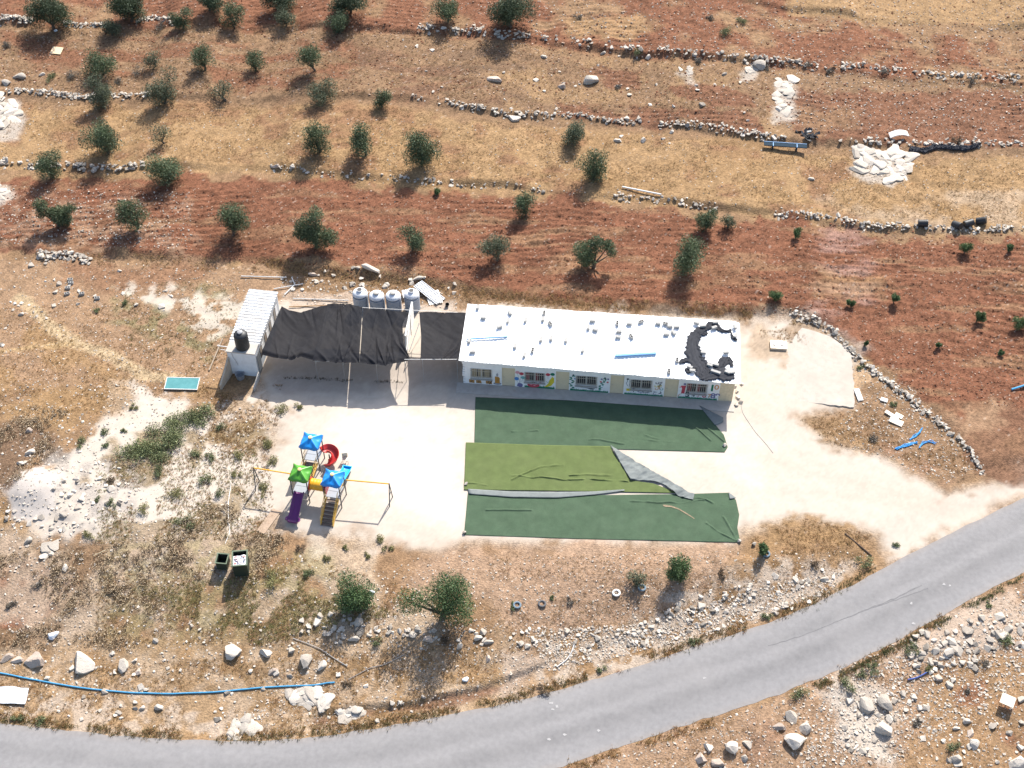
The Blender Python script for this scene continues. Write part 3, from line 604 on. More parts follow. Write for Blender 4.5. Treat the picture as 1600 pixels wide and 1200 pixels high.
def grass_band(x0, x1, h=.16, seed=1):
    r = random.Random(seed); pts = [(x0, .01)]; x = x0
    while x < x1-.05:
        s = .04+.04*r.random(); pts += [(x, h*1.3*(.45+.2*r.random())), (x+s*.5, h*1.35*(.75+.5*r.random()))]; x += s
    pts += [(x1, h*.5), (x1, .01)]; paint_poly('painted_grass', pts, 'green')
# panel 1
for k, (x, w_) in enumerate(((.30, .40), (.82, .42), (1.55, .48))):
    paint_poly('painted_book', [(x, .12), (x+w_, .10), (x+w_-.05*(k > 0), .50), (x, .48)], 'brown'); stroke('painted_letter', [(x+.1, .2), (x+.25, .32), (x+.2, .42)], .05, 'dark')
stroke('painted_pencil', [(1.82, .08), (2.02, .46)], .06, 'black', 3)
paint_poly('painted_plate', ell(2.42, .22, .30, .13), 'dark'); paint_poly('painted_plate', ell(2.42, .235, .27, .105), 'grey', 2)
paint_poly('painted_candle', [(2.24, .25), (2.60, .25), (2.60, .85), (2.5, .98), (2.24, 1.0)], 'orange', 3); stroke('painted_candle_drip', [(2.3, .8), (2.42, .62), (2.5, .7), (2.42, .5)], .06, 'brown', 4)
paint_poly('painted_flame', [(2.36, 1.02), (2.46, 1.02), (2.5, 1.22), (2.41, 1.42), (2.33, 1.2)], 'grey', 3)
# panel 2
for x, z, c in ((3.92, 1.62, 'pink'), (4.22, 1.50, 'red'), (4.34, 1.08, 'teal'), (3.86, .92, 'blue'), (6.18, 1.60, 'red'), (6.52, 1.66, 'green')):
    paint_poly('painted_balloon', ell(x, z, .17, .16 if c != 'blue' else .19, 14), c, 2); stroke('painted_string', [(x, z-.16), (x*.6+4.05*.4 if x < 5 else x, z-.4), (4.1 if x < 5 else x+.03, .5 if x < 5 else z-.5)], .018, 'grey', 1)
paint_poly('painted_elephant', ell(4.1, .24, .24, .22, 12, 0, .35, 3), 'purple', 2)
paint_poly('painted_ladybird', ell(5.12, .36, .46, .30, 18), 'red', 2); paint_poly('painted_ladybird_head', ell(5.12, .58, .3, .10), 'dark', 3)
for x, z in ((4.95, .38), (5.2, .3), (5.3, .45)): paint_poly('painted_spot', ell(x, z, .09, .05), 'pink', 3)
stroke('painted_antenna', [(5.5, .5), (5.6, .66), (5.72, .64)], .05, 'red', 2)
paint_poly('painted_banana', [(5.9, .20), (6.15, .22), (6.45, .40), (6.66, .80), (6.64, 1.25), (6.5, 1.42), (6.42, 1.2), (6.3, 1.0), (6.25, .7), (6.1, .42)], 'yellow', 2); stroke('painted_banana_arm', [(6.3, .85), (6.15, .72), (6.08, .85)], .03, 'green', 3)
grass_band(4.45, 6.7, .24, 2)
# panel 3
r = random.Random(5)
for k in range(9): z = .2+k*.18; paint_poly('painted_leaf', ell(7.95+.12*math.sin(k*1.7), z, .13, .07, 8, .5*(-1)**k, .3, k), 'green', 2)
for x, z, c in ((8.12, 1.62, 'teal'), (8.18, 1.35, 'blue'), (8.05, 1.75, 'dark')): paint_poly('painted_flower', ell(x, z, .08, .07, 8, 0, .3), c, 3)
paint_poly('painted_goose', [(8.6, .42), (9.0, .40), (9.3, .30), (9.62, .28), (9.7, .42), (9.74, .62), (9.66, .64), (9.6, .46), (9.2, .52), (8.8, .50)], 'grey', 2); paint_poly('painted_wing', ell(9.42, .36, .22, .05), 'dark', 3)
for k in range(16):
    x = 10.05+.5*r.random(); z = .3+1.45*k/16; x = 10.0+.45*(k/16)+.2*(r.random()-.5); paint_poly('painted_leaf', ell(x, z, .11, .05, 8, r.random()*3, .3, k), 'green' if k % 3 else 'teal', 2)
for x, z, c in ((10.15, 1.5, 'purple'), (10.4, 1.62, 'dark'), (10.62, 1.55, 'purple'), (10.1, 1.2, 'red'), (10.6, 1.2, 'red')): paint_poly('painted_flower', ell(x, z, .08, .10, 8, 0, .4, 3), c, 3)
grass_band(7.85, 10.7, .2, 3)
# panel 4
stroke('painted_figure', [(12.0, 1.75), (12.05, 1.5), (11.98, 1.25), (12.1, .95)], .05, 'grey'); paint_poly('painted_head', ell(12.06, 1.72, .09, .09, 10), 'dark', 3)
stroke('painted_figure', [(12.2, 1.7), (12.24, 1.3), (12.2, .9)], .03, 'dark')
paint_poly('painted_block', [(12.02, .42), (12.36, .42), (12.36, .68), (12.02, .68)], 'yellow', 2)
def text(body, x, z, size, c, name='painted_number'):
    cu = bpy.data.curves.new('t', 'FONT'); cu.body = body; cu.size = size*1.15; cu.offset = .012*size/.4
    ob = bpy.data.objects.new('t', cu); COL.objects.link(ob); dg = bpy.context.evaluated_depsgraph_get(); me = bpy.data.meshes.new_from_object(ob.evaluated_get(dg)); bpy.data.objects.remove(ob)
    if not len(me.polygons): return
    o = link(name, me, PC[c], bld, (x, -.012, z), (math.pi/2, 0, 0)); return o
for x, ch, c in ((12.5, 'أ', 'dark'), (12.85, 'ب', 'purple'), (13.2, 'ت', 'dark'), (13.6, 'ـ', 'grey'), (14.0, 'ح', 'grey'), (14.4, 'د', 'dark')): text(ch, x, .36, .42, c, 'painted_letter')
for x, z, ch, c in ((14.1, 1.5, 'س', 'dark'), (14.05, 1.15, 'ص', 'yellow'), (14.35, 1.25, 'م', 'dark'), (14.1, .85, 'لا', 'tan'), (14.45, .85, 'ن', 'teal')): text(ch, x, z, .36, c, 'painted_letter')
grass_band(11.88, 14.75, .2, 4)
# panel 5
paint_poly('painted_person_body', [(16.05, .55), (16.3, .55), (16.32, 1.15), (16.36, 1.45), (15.98, 1.4), (16.08, 1.1)], 'red', 2); paint_poly('painted_person_head', ell(16.24, 1.6, .10, .11, 12), 'purple', 3); stroke('painted_person_arm', [(16.08, 1.35), (15.9, 1.2)], .08, 'red', 2)
stroke('painted_stem', [(15.85, .2), (15.95, .45), (16.1, .5)], .06, 'tan', 2)
for x, z, ch, s, c in ((16.35, .24, '3', .62, 'dark'), (16.85, .30, '4', .42, 'dark'), (17.2, .30, '5', .40, 'pink'), (17.62, .27, '6', .50, 'red'), (18.0, .30, '7', .50, 'tan'), (18.22, .27, '8', .66, 'purple'), (18.56, .27, '9', .66, 'purple'), (18.02, 1.05, '1', .85, 'green'), (18.40, 1.25, '0', .62, 'tan')): text(ch, x, z, s, c)
grass_band(15.85, 18.75, .2, 6)
paint_poly('painted_cream_panel', [(18.82, .0), (BL-.002, .0), (BL-.002, BH-.02), (18.82, BH-.02)], 'cream')
# paved terrace before the doors
tb = MB(); tb.box((-.6, -1.0, -.2), (20.0, -.002, .06)); tw = tb.build('terrace', conc_lt, None, loc=(BO[0], BO[1], BZ-.02), rot=(0, 0, ANG)); tag(tw, kind='structure')
# roof: profiled white sheet
RX0, RX1, RY0, RY1 = -.42, 20.2, -.42, 5.75
def roof_z(x, y): return 2.52+.035*(y-RY0)/6*6*.5
nx_, ny_ = 420, 26; X, Y = np.meshgrid(np.linspace(RX0, RX1, nx_), np.linspace(0, 1, ny_))
ed = .05*(fbm(X, X*0+3., .7, 2, 3)-.5)*2; RYf = -.06-.40*(X-RX0)/20.6; Yw = RYf+ed*(1-Y)+(RY1+.05*(fbm(X, X*0+9., .8, 4, 3)-.5)*2-RYf)*Y
cor = np.clip((X-(RX1-.5))/.5, 0, 1); Yw = Yw-np.where(Y > .5, (1-np.sqrt(np.clip(1-cor**2, 0, 1)))*.35*Y, 0)
Z = 2.52+.018*(Yw-RY0)+.028*(np.mod(X, .28) > .20)+.03*(fbm(X, Yw, 2.2, 1, 2)-.5)
ii = np.arange(nx_*ny_).reshape(ny_, nx_)
rf = link('roof', np_mesh('roof', np.stack([X, Yw, Z], -1).reshape(-1, 3), np.stack([ii[:-1, :-1], ii[:-1, 1:], ii[1:, 1:], ii[1:, :-1]], -1).reshape(-1, 4)), roof_white, bld); thick(rf, .05)
m = MB()
for x in np.linspace(.1, BL-.1, 12): m.box((x-.04, -.04, 2.42), (x+.04, 5.5, 2.455))
m.build('roof_joist', wood, bld)
Rb = Matrix.Rotation(ANG, 4, 'Z'); MBld = Matrix.Translation((BO[0], BO[1], BZ))@Rb
def roof_pt(u, v, h=0.):
    p = unproj(u, v, BZ+2.60); l = MBld.inverted()@Vector(p.tolist()); z = 2.52+.018*(l.y-RY0)+.05+h
    return MBld@Vector((l.x, l.y, z))
def block_mesh():
    m = MB(); L_, W_, H_ = .40, .20, .19
    for a, b in (((-.2, -.1, 0), (.2, -.07, H_)), ((-.2, .07, 0), (.2, .1, H_)), ((-.2, -.07, 0), (-.165, .07, H_)), ((-.02, -.07, 0), (.02, .07, H_)), ((.165, -.07, 0), (.2, .07, H_))): m.box(a, b)
    return m.mesh('concrete_block')
blk = block_mesh(); blk.materials.append(conc)
solid = MB().box((-.2, -.1, 0), (.2, .1, .19)).mesh('concrete_block_solid'); solid.materials.append(conc)
def put_block(p, rz, label, group, side=False):
    o = link('concrete_block', solid if side else blk, None, None, p, (math.pi/2 if side is None else 0, 0, rz)); return tag(o, label, 'block', group)
C1 = lambda x, y: (720+x/6.667, 470+y/6.667)
C2 = lambda x, y: (940+x/6.957, 490+y/6.957)
for f, lst in ((C1, [(178, 82, 'v'), (235, 190, 'h'), (405, 283, 'd'), (512, 140, 'e'), (492, 222, 'v'), (676, 215, 'v'), (868, 142, 'v'), (857, 205, 'v'), (932, 252, 'e'), (88, 425, 'v'), (123, 538, 'h'), (565, 482, 'v'), (664, 572, 'v'), (748, 525, 'v'), (837, 412, 'v'), (941, 402, 'v'), (1095, 422, 'v'), (1272, 522, 'v'), (1330, 292, 'v'), (1372, 222, 'h'), (1400, 315, 'i')]),
               (C2, [(170, 122, 'v'), (302, 125, 'h'), (428, 103, 'd'), (188, 208, 'h'), (180, 268, 'i'), (320, 262, 'e'), (612, 122, 'h'), (692, 126, 'h'), (742, 154, 'h'), (815, 158, 'h'), (703, 238, 'h'), (782, 222, 'e'), (732, 637, 'v'), (820, 515, 'v')])):
    for x, y, k in lst:
        put_block(roof_pt(*f(x, y)), ANG+{'v': 1.55, 'h': 0., 'd': .5, 'e': 2.1, 'i': -.35}[k]+random.uniform(-.12, .12), 'grey concrete block lying loose on the bare white school roof', 'blocks on the bare part of the school roof', random.random() < .6)
for x, y in ((1030, 122), (1100, 155), (1235, 118), (1222, 172), (1447, 165), (1455, 258), (1105, 440), (1350, 438), (958, 595), (985, 632), (1175, 575), (1215, 640), (1365, 650), (1420, 652), (1262, 655), (1240, 570)):
    put_block(roof_pt(*C2(x, y), .05), ANG+random.uniform(-.5, .5)+(1.5 if x in (1447, 1455) else 0), 'grey concrete block weighing down the torn black tarp on the roof', 'blocks on the torn roof tarp', True)
# torn tarp on the roof
tp0 = roof_pt(*C2(1020, 400)); tarp = empty('torn_tarp', tp0, 0, 'torn crumpled black tarp on the far end of the white roof', 'tarp')
def ribbon(parent, pts, seed, m, name='tarp_strip', amp=.07, along=26, across=9):
    P = []; W = []
    for x, y, wd in pts: P.append(tuple(roof_pt(*C2(x, y)))); W.append(wd/6.957/20.5)
    P = np.array(P); d = np.r_[0, np.cumsum(np.linalg.norm(np.diff(P, axis=0), axis=1))]; t = np.linspace(0, d[-1], along)
    Q = smooth_line(np.stack([np.interp(t, d, P[:, k]) for k in range(3)], 1), 3); W = np.interp(t, d, W)
    T_ = np.gradient(Q, axis=0); T_ /= np.linalg.norm(T_, axis=1)[:, None]+1e-9; N = np.c_[-T_[:, 1], T_[:, 0], 0*T_[:, 0]]
    s = np.linspace(-.5, .5, across); rg = np.random.default_rng(seed); jag = 1+.6*(rg.random((along, 1))-.5)
    V = Q[:, None]+N[:, None]*(s[None, :, None]*(W[:, None]*jag)[..., None]); fold = rg.random((across,))*amp
    rw = rg.random((along, across)); rw[1:-1] = (rw[:-2]+rw[1:-1]+rw[2:])/3; V[..., 2] += .012+fold[None]*1.0+amp*.7*rw; V[:, 0, 2] = Q[:, 2]+.008; V[:, -1, 2] = Q[:, 2]+.008
    ii = np.arange(along*across).reshape(along, across); o = link(name, np_mesh(name, (V-np.array(parent.location)).reshape(-1, 3), np.stack([ii[:-1, :-1], ii[:-1, 1:], ii[1:, 1:], ii[1:, :-1]], -1).reshape(-1, 4), smooth=True), m, parent); return o
ribbon(tarp, [(1170, 150, 60), (1080, 180, 100), (1010, 250, 130), (985, 330, 150), (1000, 430, 160), (1030, 520, 190), (1090, 580, 170), (1095, 640, 130), (1070, 690, 110)], 1, tarp_dark, along=44, across=15)
ribbon(tarp, [(1150, 110, 50), (1180, 130, 110), (1250, 150, 90), (1300, 195, 40), (1380, 205, 30), (1405, 180, 30)], 2, tarp_dark)
ribbon(tarp, [(1130, 560, 80), (1200, 560, 40), (1290, 575, 90), (1325, 520, 110), (1390, 490, 60), (1420, 580, 30)], 3, tarp_dark)
ribbon(tarp, [(1110, 720, 40), (1180, 690, 90), (1270, 680, 60), (1330, 690, 110), (1440, 680, 80)], 4, tarp_dark)
ribbon(tarp, [(1040, 200, 40), (1100, 230, 60), (1150, 220, 30)], 12, tarp_dark)
ribbon(tarp, [(1160, 600, 60), (1110, 690, 90), (1060, 700, 50)], 13, tarp_dark)
ribbon(tarp, [(1340, 480, 60), (1290, 560, 70), (1230, 620, 60), (1190, 640, 40)], 14, tarp_dark)
ribbon(tarp, [(1270, 600, 90), (1310, 620, 130), (1320, 660, 90)], 7, tarp_dark)
ribbon(tarp, [(1405, 210, 14), (1425, 270, 36), (1470, 300, 40)], 5, tarp_dark); ribbon(tarp, [(940, 500, 60), (880, 520, 60), (845, 540, 30)], 6, tarp_dark); ribbon(tarp, [(910, 600, 30), (935, 620, 60), (960, 650, 40)], 8, tarp_dark)
# rods and beam lying on the roof
def roof_rod(name, a, b, r_, m, label, cat, w_=None):
    A, B = roof_pt(*a), roof_pt(*b); A.z += r_+.03; B.z += r_+.03
    if w_: 
        d = (B-A); L_ = d.length; mbx = MB().box((0, -w_/2, -r_), (L_, w_/2, r_)); o = mbx.build(name, m, None, loc=A, rot=(0, -math.asin(d.z/L_), math.atan2(d.y, d.x)))
    else: o = MB().tube([Vector(), B-A], r_, 8).build(name, m, None, True, loc=A)
    return tag(o, label, cat)
roof_rod('steel_beam', (961, 557), (1025, 553.5), .06, blue_paint, 'thick blue painted beam lying on the white roof', 'beam', .18)
roof_rod('steel_beam', (729, 531), (793, 527.5), .04, blue_paint, 'slim blue beam lying near the canopy end of the white roof', 'beam', .09)
roof_rod('pipe', (729, 535), (890, 519), .016, steel, 'long thin grey pipe slanting across the white roof beside the slim blue beam', 'pipe')
roof_rod('pipe', (862, 524), (962, 522), .014, steel, 'thin grey pipe lying along the middle of the white roof', 'pipe')
roof_rod('pipe', (918, 560), (962, 557.5), .014, steel, 'short thin grey pipe in line with the thick blue roof beam', 'pipe')
roof_rod('pipe', (971, 573), (1068, 571), .02, steel, 'thin grey pipe pointing at the torn roof tarp', 'pipe')

# ------------------------------------------------------------------ storage cabin with black tank
SA = -math.radians(8.2); sg = float(ground_z(-20., 3., False))
shed = empty('storage_cabin', (-21.15, 1.05, sg), SA, 'narrow white cabin with ribbed sheet roof beside the black canopy', 'cabin')
SW, SD, SH = 2.15, 6.5, 2.42
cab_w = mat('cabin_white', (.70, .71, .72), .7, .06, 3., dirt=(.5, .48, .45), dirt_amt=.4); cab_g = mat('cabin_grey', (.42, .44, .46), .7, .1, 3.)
MB().box((.02, 0, -.3), (SW-.02, .12, SH)).build('front_wall', cab_w, shed)
MB().box((.02, SD-.12, -.3), (SW-.02, SD, SH)).build('rear_wall', cab_w, shed)
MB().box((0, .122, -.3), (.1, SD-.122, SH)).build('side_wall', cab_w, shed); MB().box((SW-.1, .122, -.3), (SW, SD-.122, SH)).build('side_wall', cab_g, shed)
for k in range(4):
    y0 = 1.1+k*1.3; wn = MB().box((SW+.002, y0, .9), (SW+.03, y0+.95, 1.95)).build('window', dark_int, shed)
    MB().box((SW+.032, y0+.45, .95), (SW+.045, y0+.9, 1.9)).build('shutter', cab_w, wn)
MB().box((SW+.002, .25, 0), (SW+.035, .95, 2.0)).build('door', mat('cabin_door', (.12, .13, .14), .6), shed)
nx_, ny_ = 3, 240; X, Y = np.meshgrid(np.linspace(-.08, SW+.08, nx_), np.linspace(1.05, SD+.1, ny_)); Z = SH+.08+.05*np.clip(1.6*np.sin(2*np.pi*Y/.30), -1, 1)
ii = np.arange(nx_*ny_).reshape(ny_, nx_); cr = mat('ribbed_roof', (.78, .77, .74), .5, .05, 3., dirt=(.52, .45, .36), dirt_amt=.7, dirt_scale=1.3)
thick(link('roof', np_mesh('roof', np.stack([X, Y, Z], -1).reshape(-1, 3), np.stack([ii[:-1, :-1], ii[:-1, 1:], ii[1:, 1:], ii[1:, :-1]], -1).reshape(-1, 4)), cr, shed), .02)
MB().box((-.03, -.06, SH+.004), (SW+.03, 1.03, SH+.10)).build('roof_slab', conc_lt, shed)
tan_wall = mat('tan_plaster', (.46, .38, .29), .9, .1, 3., .2, 20, dirt=(.3, .24, .18), dirt_amt=.4)
MB().prism([(0, -.3), (0, 1.9), (.9, 1.1), (1.7, .5), (1.7, -.3)], 0, .14).build('wing_wall_or_sun_kerb', tan_wall, shed, loc=(-.02, -.003, 0), rot=(0, 0, math.radians(-102)))
MB().prism([(0, -.3), (0, .55), (1.4, .25), (1.4, -.3)], 0, .12).build('wing_wall_or_sun_kerb', conc_lt, shed, loc=(SW, -.003, 0), rot=(0, 0, math.radians(-92)))  # low pale kerb added in place of a sunlit strip of floor
m = MB(); m.tube([(.08, .6, SH-.15), (-.9, .6, SH-.12)], .04, 6); m.tube([(.08, .4, SH-.3), (-.6, .4, SH-.28)], .03, 6); m.build('pipe_stub', galv, shed)
MB().tube([(.4, -.02, 2.4), (.45, -.05, 1.9), (.6, -.06, 1.6), (.7, -.03, 1.1)], .015, 5).build('cable', steel, shed)
Ms = Matrix.Translation(shed.location)@Matrix.Rotation(SA, 4, 'Z')
blk_pl = mat('black_plastic', (.025, .026, .028), .5, .1, 4., spec=.4); gl = mat('grey_lid', (.28, .28, .29), .5)
def tank_mesh(r_, h):
    pr = [(r_*.96, 0), (r_, .04)]
    for k in range(1, 8): z = .04+k*(h*.78)/8; pr += [(r_, z-.035), (r_*.975, z), (r_, z+.035)]
    return pr+[(r_, h*.80), (r_*.97, h*.84), (r_*.80, h*.90), (r_*.45, h*.95), (r_*.33, h*.955)]
bt = empty('black_water_tank', Ms@Vector((1.12, .58, SH+.10)), 0, 'black upright water tank standing on the cabin roof slab', 'water tank')
MB().lathe(tank_mesh(.52, 1.6), 28).build('body', blk_pl, bt, True); MB().lathe([(.18, 0), (.2, .02), (.2, .11), (.14, .14)], 20, (0, 0, 1.51)).build('lid', gl, bt, True)
# four white tanks
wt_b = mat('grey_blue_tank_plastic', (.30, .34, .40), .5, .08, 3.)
wt_m = mat('sunlit_tank_plastic', (.66, .67, .68), .45, .05, 3., dirt=(.45, .46, .47), dirt_amt=.3)  # tank top and neck: sun on the same plastic put into a whiter tone
for i, (u, v, op) in enumerate(((562, 455, 1), (588, 459, 0), (614, 459, 0), (643, 457, 1))):
    p = unproj(u, v, 1.75); gz0 = float(ground_z(p[0], p[1]))
    t = empty('white_water_tank', (p[0], p[1], gz0-.03), .3*i, {0: 'white water tank with open black mouth, at the cabin end of the row', 1: 'white water tank with grey lid beside the end tank on the cabin side', 2: 'white water tank with grey lid beside the tank nearest the metal sheets', 3: 'white water tank with open black mouth beside the metal sheets'}[i], 'water tank', 'white water tanks behind the canopy')
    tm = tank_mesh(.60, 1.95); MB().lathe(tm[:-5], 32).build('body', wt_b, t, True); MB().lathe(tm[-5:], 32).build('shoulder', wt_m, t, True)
    MB().lathe([(.2, 0), (.22, .02), (.22, .13), (.19, .14), (.185, .03)] if op else [(.22, 0), (.24, .03), (.24, .12), (.2, .15)], 22, (0, 0, 1.85), not op).build('neck' if op else 'lid', wt_m if op else mat('tank_lid_grey', (.40, .38, .34), .6), t, True)
    if op: MB().lathe([(.19, .0), (.19, .10)], 20, (0, 0, 1.89)).build('mouth', blk_pl, t)
    MB().tube([(0, -.6, .12), (0, -.72, .12), (0, -.74, .02)], .025, 6).build('outlet_pipe', galv, t)
    MB().cbox((.42, .1, 1.80), (.1, .06, .08)).build('cap', gl, t)

# ------------------------------------------------------------------ shade canopy: frame and cloths
fr = empty('canopy_frame', (-11.5, 3.5, 0), 0, 'light steel pole frame carrying the black shade cloths between cabin and school', 'frame')
fo = np.array(fr.location)
def hp(u, v, z=2.45): return unproj(u, v, z)
posts_f = [hp(492, 562), hp(535, 564), hp(587, 566), hp(632, 562), hp(660, 562), hp(714, 562)]; posts_b = [hp(512, 477), hp(560, 479), hp(600, 483), hp(640, 488), hp(657, 488), hp(724, 488)]
for P in posts_f+posts_b:
    p = Vector(P.tolist()); p.z -= .05 if P[1] > 4 else .16; MB().tube([Vector((p.x, p.y, -.1))-Vector(fo.tolist()), p-Vector(fo.tolist())], .02, 8).build('post', steel, fr, True)
def rod(a, b, z=-.03):
    A = Vector(a.tolist())-Vector(fo.tolist()); B = Vector(b.tolist())-Vector(fo.tolist()); A.z += z; B.z += z; MB().tube([A, B], .022, 6).build('beam', galv, fr, True)
rod(posts_f[0], posts_f[3], -.16); rod(posts_f[3], posts_f[5], .03); rod(posts_b[0], posts_b[5], -.06)
for a, b in list(zip(posts_f, posts_b))[:5]: rod(a, b, -.5)
pw = unproj(637, 560, 0.); pt_ = MB().box((-.06, 0, 0), (.06, 3.6, 1.9)).build('partition_wall', white_paint, None, loc=(float(pw[0])-.1, float(pw[1])+.6, 0), rot=(0, 0, ANG)); tag(pt_, 'low white partition wall standing in the canopy gap', 'wall')
m = MB().tube([Vector(hp(690-35, 505, 2.3).tolist())-Vector(fo.tolist()), Vector(hp(640, 548, 1.2).tolist())-Vector(fo.tolist()), Vector(hp(639, 550, .1).tolist())-Vector(fo.tolist())], .03, 6).build('brace', galv, fr, True)
def cloth(label, top, right, bottom, left, sag, seed, folds=1., nu=90, nv=60, hem=0.):
    Z = 2.5; f = lambda px: np.array([hp(p[0], p[1], p[2] if len(p) > 2 else Z) for p in px])
    S, F, uu, vv = coons(f(top), f(right), f(bottom), f(left), nu, nv)
    rg = np.random.default_rng(seed); z = S[..., 2]-sag*np.sin(np.pi*uu)*np.sin(np.pi*np.clip(vv, 0, 1))
    for k in range(int(16*folds)):   # folds radiating from the lashed hem corners
        cu_, cv_ = rg.choice([0, .33, .5, .66, 1]), rg.choice([1., 1., 0.]); a = rg.uniform(.3, 2.8)*(1 if cv_ > .5 else -1); dx, dy = (uu-cu_)*1.3, (cv_-vv)*(1 if cv_ > .5 else -1)
        d = np.abs(dx*math.sin(abs(a))-dy*math.cos(abs(a))); al = np.hypot(dx, dy); z = z+rg.uniform(-.10, .13)*np.exp(-(d/(.015+.05*al))**2)*np.exp(-((al-.15)/.35)**2)
    z = z+.10*(fbm(uu*7, vv*3, 1.5, seed, 2)-.5)+.07*(fbm(uu*3+vv*2, vv*9-uu*5, .8, seed+2, 2)-.5)
    if hem: z = z-hem*sstep((vv-.93)/.07)
    V = np.stack([S[..., 0], S[..., 1], z], -1).reshape(-1, 3); c = V.mean(0)
    o = link('shade_cloth', np_mesh('shade_cloth', V-c, F, smooth=True), black_cloth, loc=c.tolist()); return tag(o, label, 'shade cloth')
cloth('sagging black shade cloth lashed to the ribbed-roof cabin', [(440, 478), (452, 485), (470, 488), (490, 482), (512, 476)], [(512, 476), (503, 515), (490, 560)], [(408, 551), (430, 556), (455, 559), (470, 553), (490, 558)], [(440, 478), (425, 512), (408, 551)], .30, 3, 1., hem=.18)
cloth('wide black shade cloth joined by its white seam, on the cabin side', [(511, 474), (545, 475), (566, 480)], [(566, 480), (564, 520), (561, 565)], [(488, 562), (530, 565), (561, 566)], [(511, 474), (503, 515), (488, 562)], .12, 5, 1.4, hem=.1)
cloth('wrinkled black shade cloth next to the open gap of the canopy', [(567.2, 481), (600, 484), (638, 487)], [(638, 487), (629, 508), (630, 535), (641, 561)], [(562.2, 566), (600, 569), (620, 566), (641, 561)], [(567.2, 481), (565, 520), (562.2, 566)], .12, 8, 2.2, hem=.1)
cloth('taut black shade cloth stretched from the gap to the school roof', [(655, 487), (690, 488), (735, 489, 2.42)], [(735, 489, 2.42), (724, 560, 2.42)], [(657, 562), (690, 561), (724, 560, 2.42)], [(655, 487), (658, 525), (657, 562)], .22, 11, .8)

# ------------------------------------------------------------------ playground
def pl(name, c, rough=.35, **k): return mat(name, c, rough, .06, 3., spec=.5, **k)
p_blue = pl('play_blue', (.012, .22, .60)); p_green = pl('play_green', (.07, .27, .025)); p_red = pl('play_red', (.45, .03, .025)); p_yel = pl('play_yellow', (.75, .36, .02)); p_pur = pl('play_purple', (.13, .018, .125)); p_sky = pl('play_light_blue', (.02, .38, .70))
p_post = pl('play_post_grey', (.055, .058, .07), .5); p_deck = pl('play_deck_grey', (.26, .28, .31), .6); p_tread = pl('play_tread_brown', (.13, .095, .075), .8); p_rail = pl('play_rail_yellow', (.62, .36, .06), .5); p_hub = pl('play_hub_cream', (.72, .52, .22), .5)
PA = -math.radians(11); PF = G(488, 786); pe = Vector((math.cos(PA), math.sin(PA), 0)); pn = Vector((-math.sin(PA), math.cos(PA), 0))
po = Vector(PF.tolist())-pe*1.32
pg = empty('playground_set', po, PA, 'colourful playground set of three roofed towers with slides, tunnel and swing bars', 'playground')
Wt, Dk, Pt = 1.15, 1.0, 2.55
def tower(x0, y0, rm, hub=p_hub):
    for x in (0, Wt):
        for y in (0, Wt): MB().tube([(x0+x, y0+y, -.15), (x0+x, y0+y, Pt)], .042, 8).build('post', p_post, pg, True)
    d = MB().box((x0+.04, y0+.04, Dk-.06), (x0+Wt-.04, y0+Wt-.04, Dk)).build('deck', p_deck, pg)
    MB().box((x0+.06, y0+Wt/2-.01, Dk), (x0+Wt-.06, y0+Wt/2+.01, Dk+.006)).build('deck_seam', p_post, d)
    n = 25; t = np.linspace(-1, 1, n); X, Y = np.meshgrid(t, t); m_ = np.maximum(np.abs(X), np.abs(Y))
    dg_ = np.abs(np.abs(X)-np.abs(Y)); Z = Pt-.05+.40*(1-m_)**.9+.10*np.exp(-(dg_/.16)**2)*m_-.07*np.exp(-((dg_-.45)/.3)**2)*m_
    Z = Z-.10*np.clip((m_-.9)/.1, 0, 1); sc = Wt/2+.13; ii = np.arange(n*n).reshape(n, n)
    r_ = link('tower_roof', np_mesh('tower_roof', np.stack([x0+Wt/2+X*sc, y0+Wt/2+Y*sc, Z], -1).reshape(-1, 3), np.stack([ii[:-1, :-1], ii[:-1, 1:], ii[1:, 1:], ii[1:, :-1]], -1).reshape(-1, 4), smooth=True), rm, pg); thick(r_, .02)
    MB().lathe([(.14, 0), (.14, .05), (.09, .09)], 14, (x0+Wt/2, y0+Wt/2, Pt+.33)).build('hub', hub, r_, True)
tower(0, 0, p_green); tower(2.3, 0, p_blue); tower(-.1, 2.85, p_blue)
def slide(x, y0, dirn, length, m, wd=.46, z0=Dk, z1=.22, bowl=True):
    n = 26; prof = [(-.5, .20), (-.47, .22), (-.42, .20), (-.36, .03), (-.2, 0), (.2, 0), (.36, .03), (.42, .20), (.47, .22), (.5, .20)]; V = []
    for i in range(n):
        t = i/(n-1); y = y0+dirn*length*t; s = t*t*(3-2*t)*.5+t*.5; z = z0+(z1-z0)*min(1, s*1.06); k = 1+.55*sstep((t-.80)/.1)*bowl*(1-.45*max(0, (t-.95)/.05))
        for px_, pz in prof: V.append((x+px_*wd*1.5*k, y, z+pz*.8))
    k = len(prof); ii = np.arange(n*k).reshape(n, k); F = np.stack([ii[:-1, :-1], ii[:-1, 1:], ii[1:, 1:], ii[1:, :-1]], -1).reshape(-1, 4)
    o = link('slide', np_mesh('slide', V, F, smooth=True), m, pg); thick(o, .025)
    MB().box((x-wd*.7, y0+dirn*length-.03, z1-.01), (x+wd*.7, y0+dirn*length+.03, z1+.15)).build('end_lip', m, o); MB().tube([(x, y0+dirn*length*.85, -.1), (x, y0+dirn*length*.85, z1+.05)], .03, 6).build('support', p_post, o)
    return o
slide(.52, -.02, -1, 2.0, p_pur)['label'] = 'purple straight slide'; slide(2.95, Wt+.02, 1, 2.2, p_sky, bowl=False)['label'] = 'light blue straight slide'
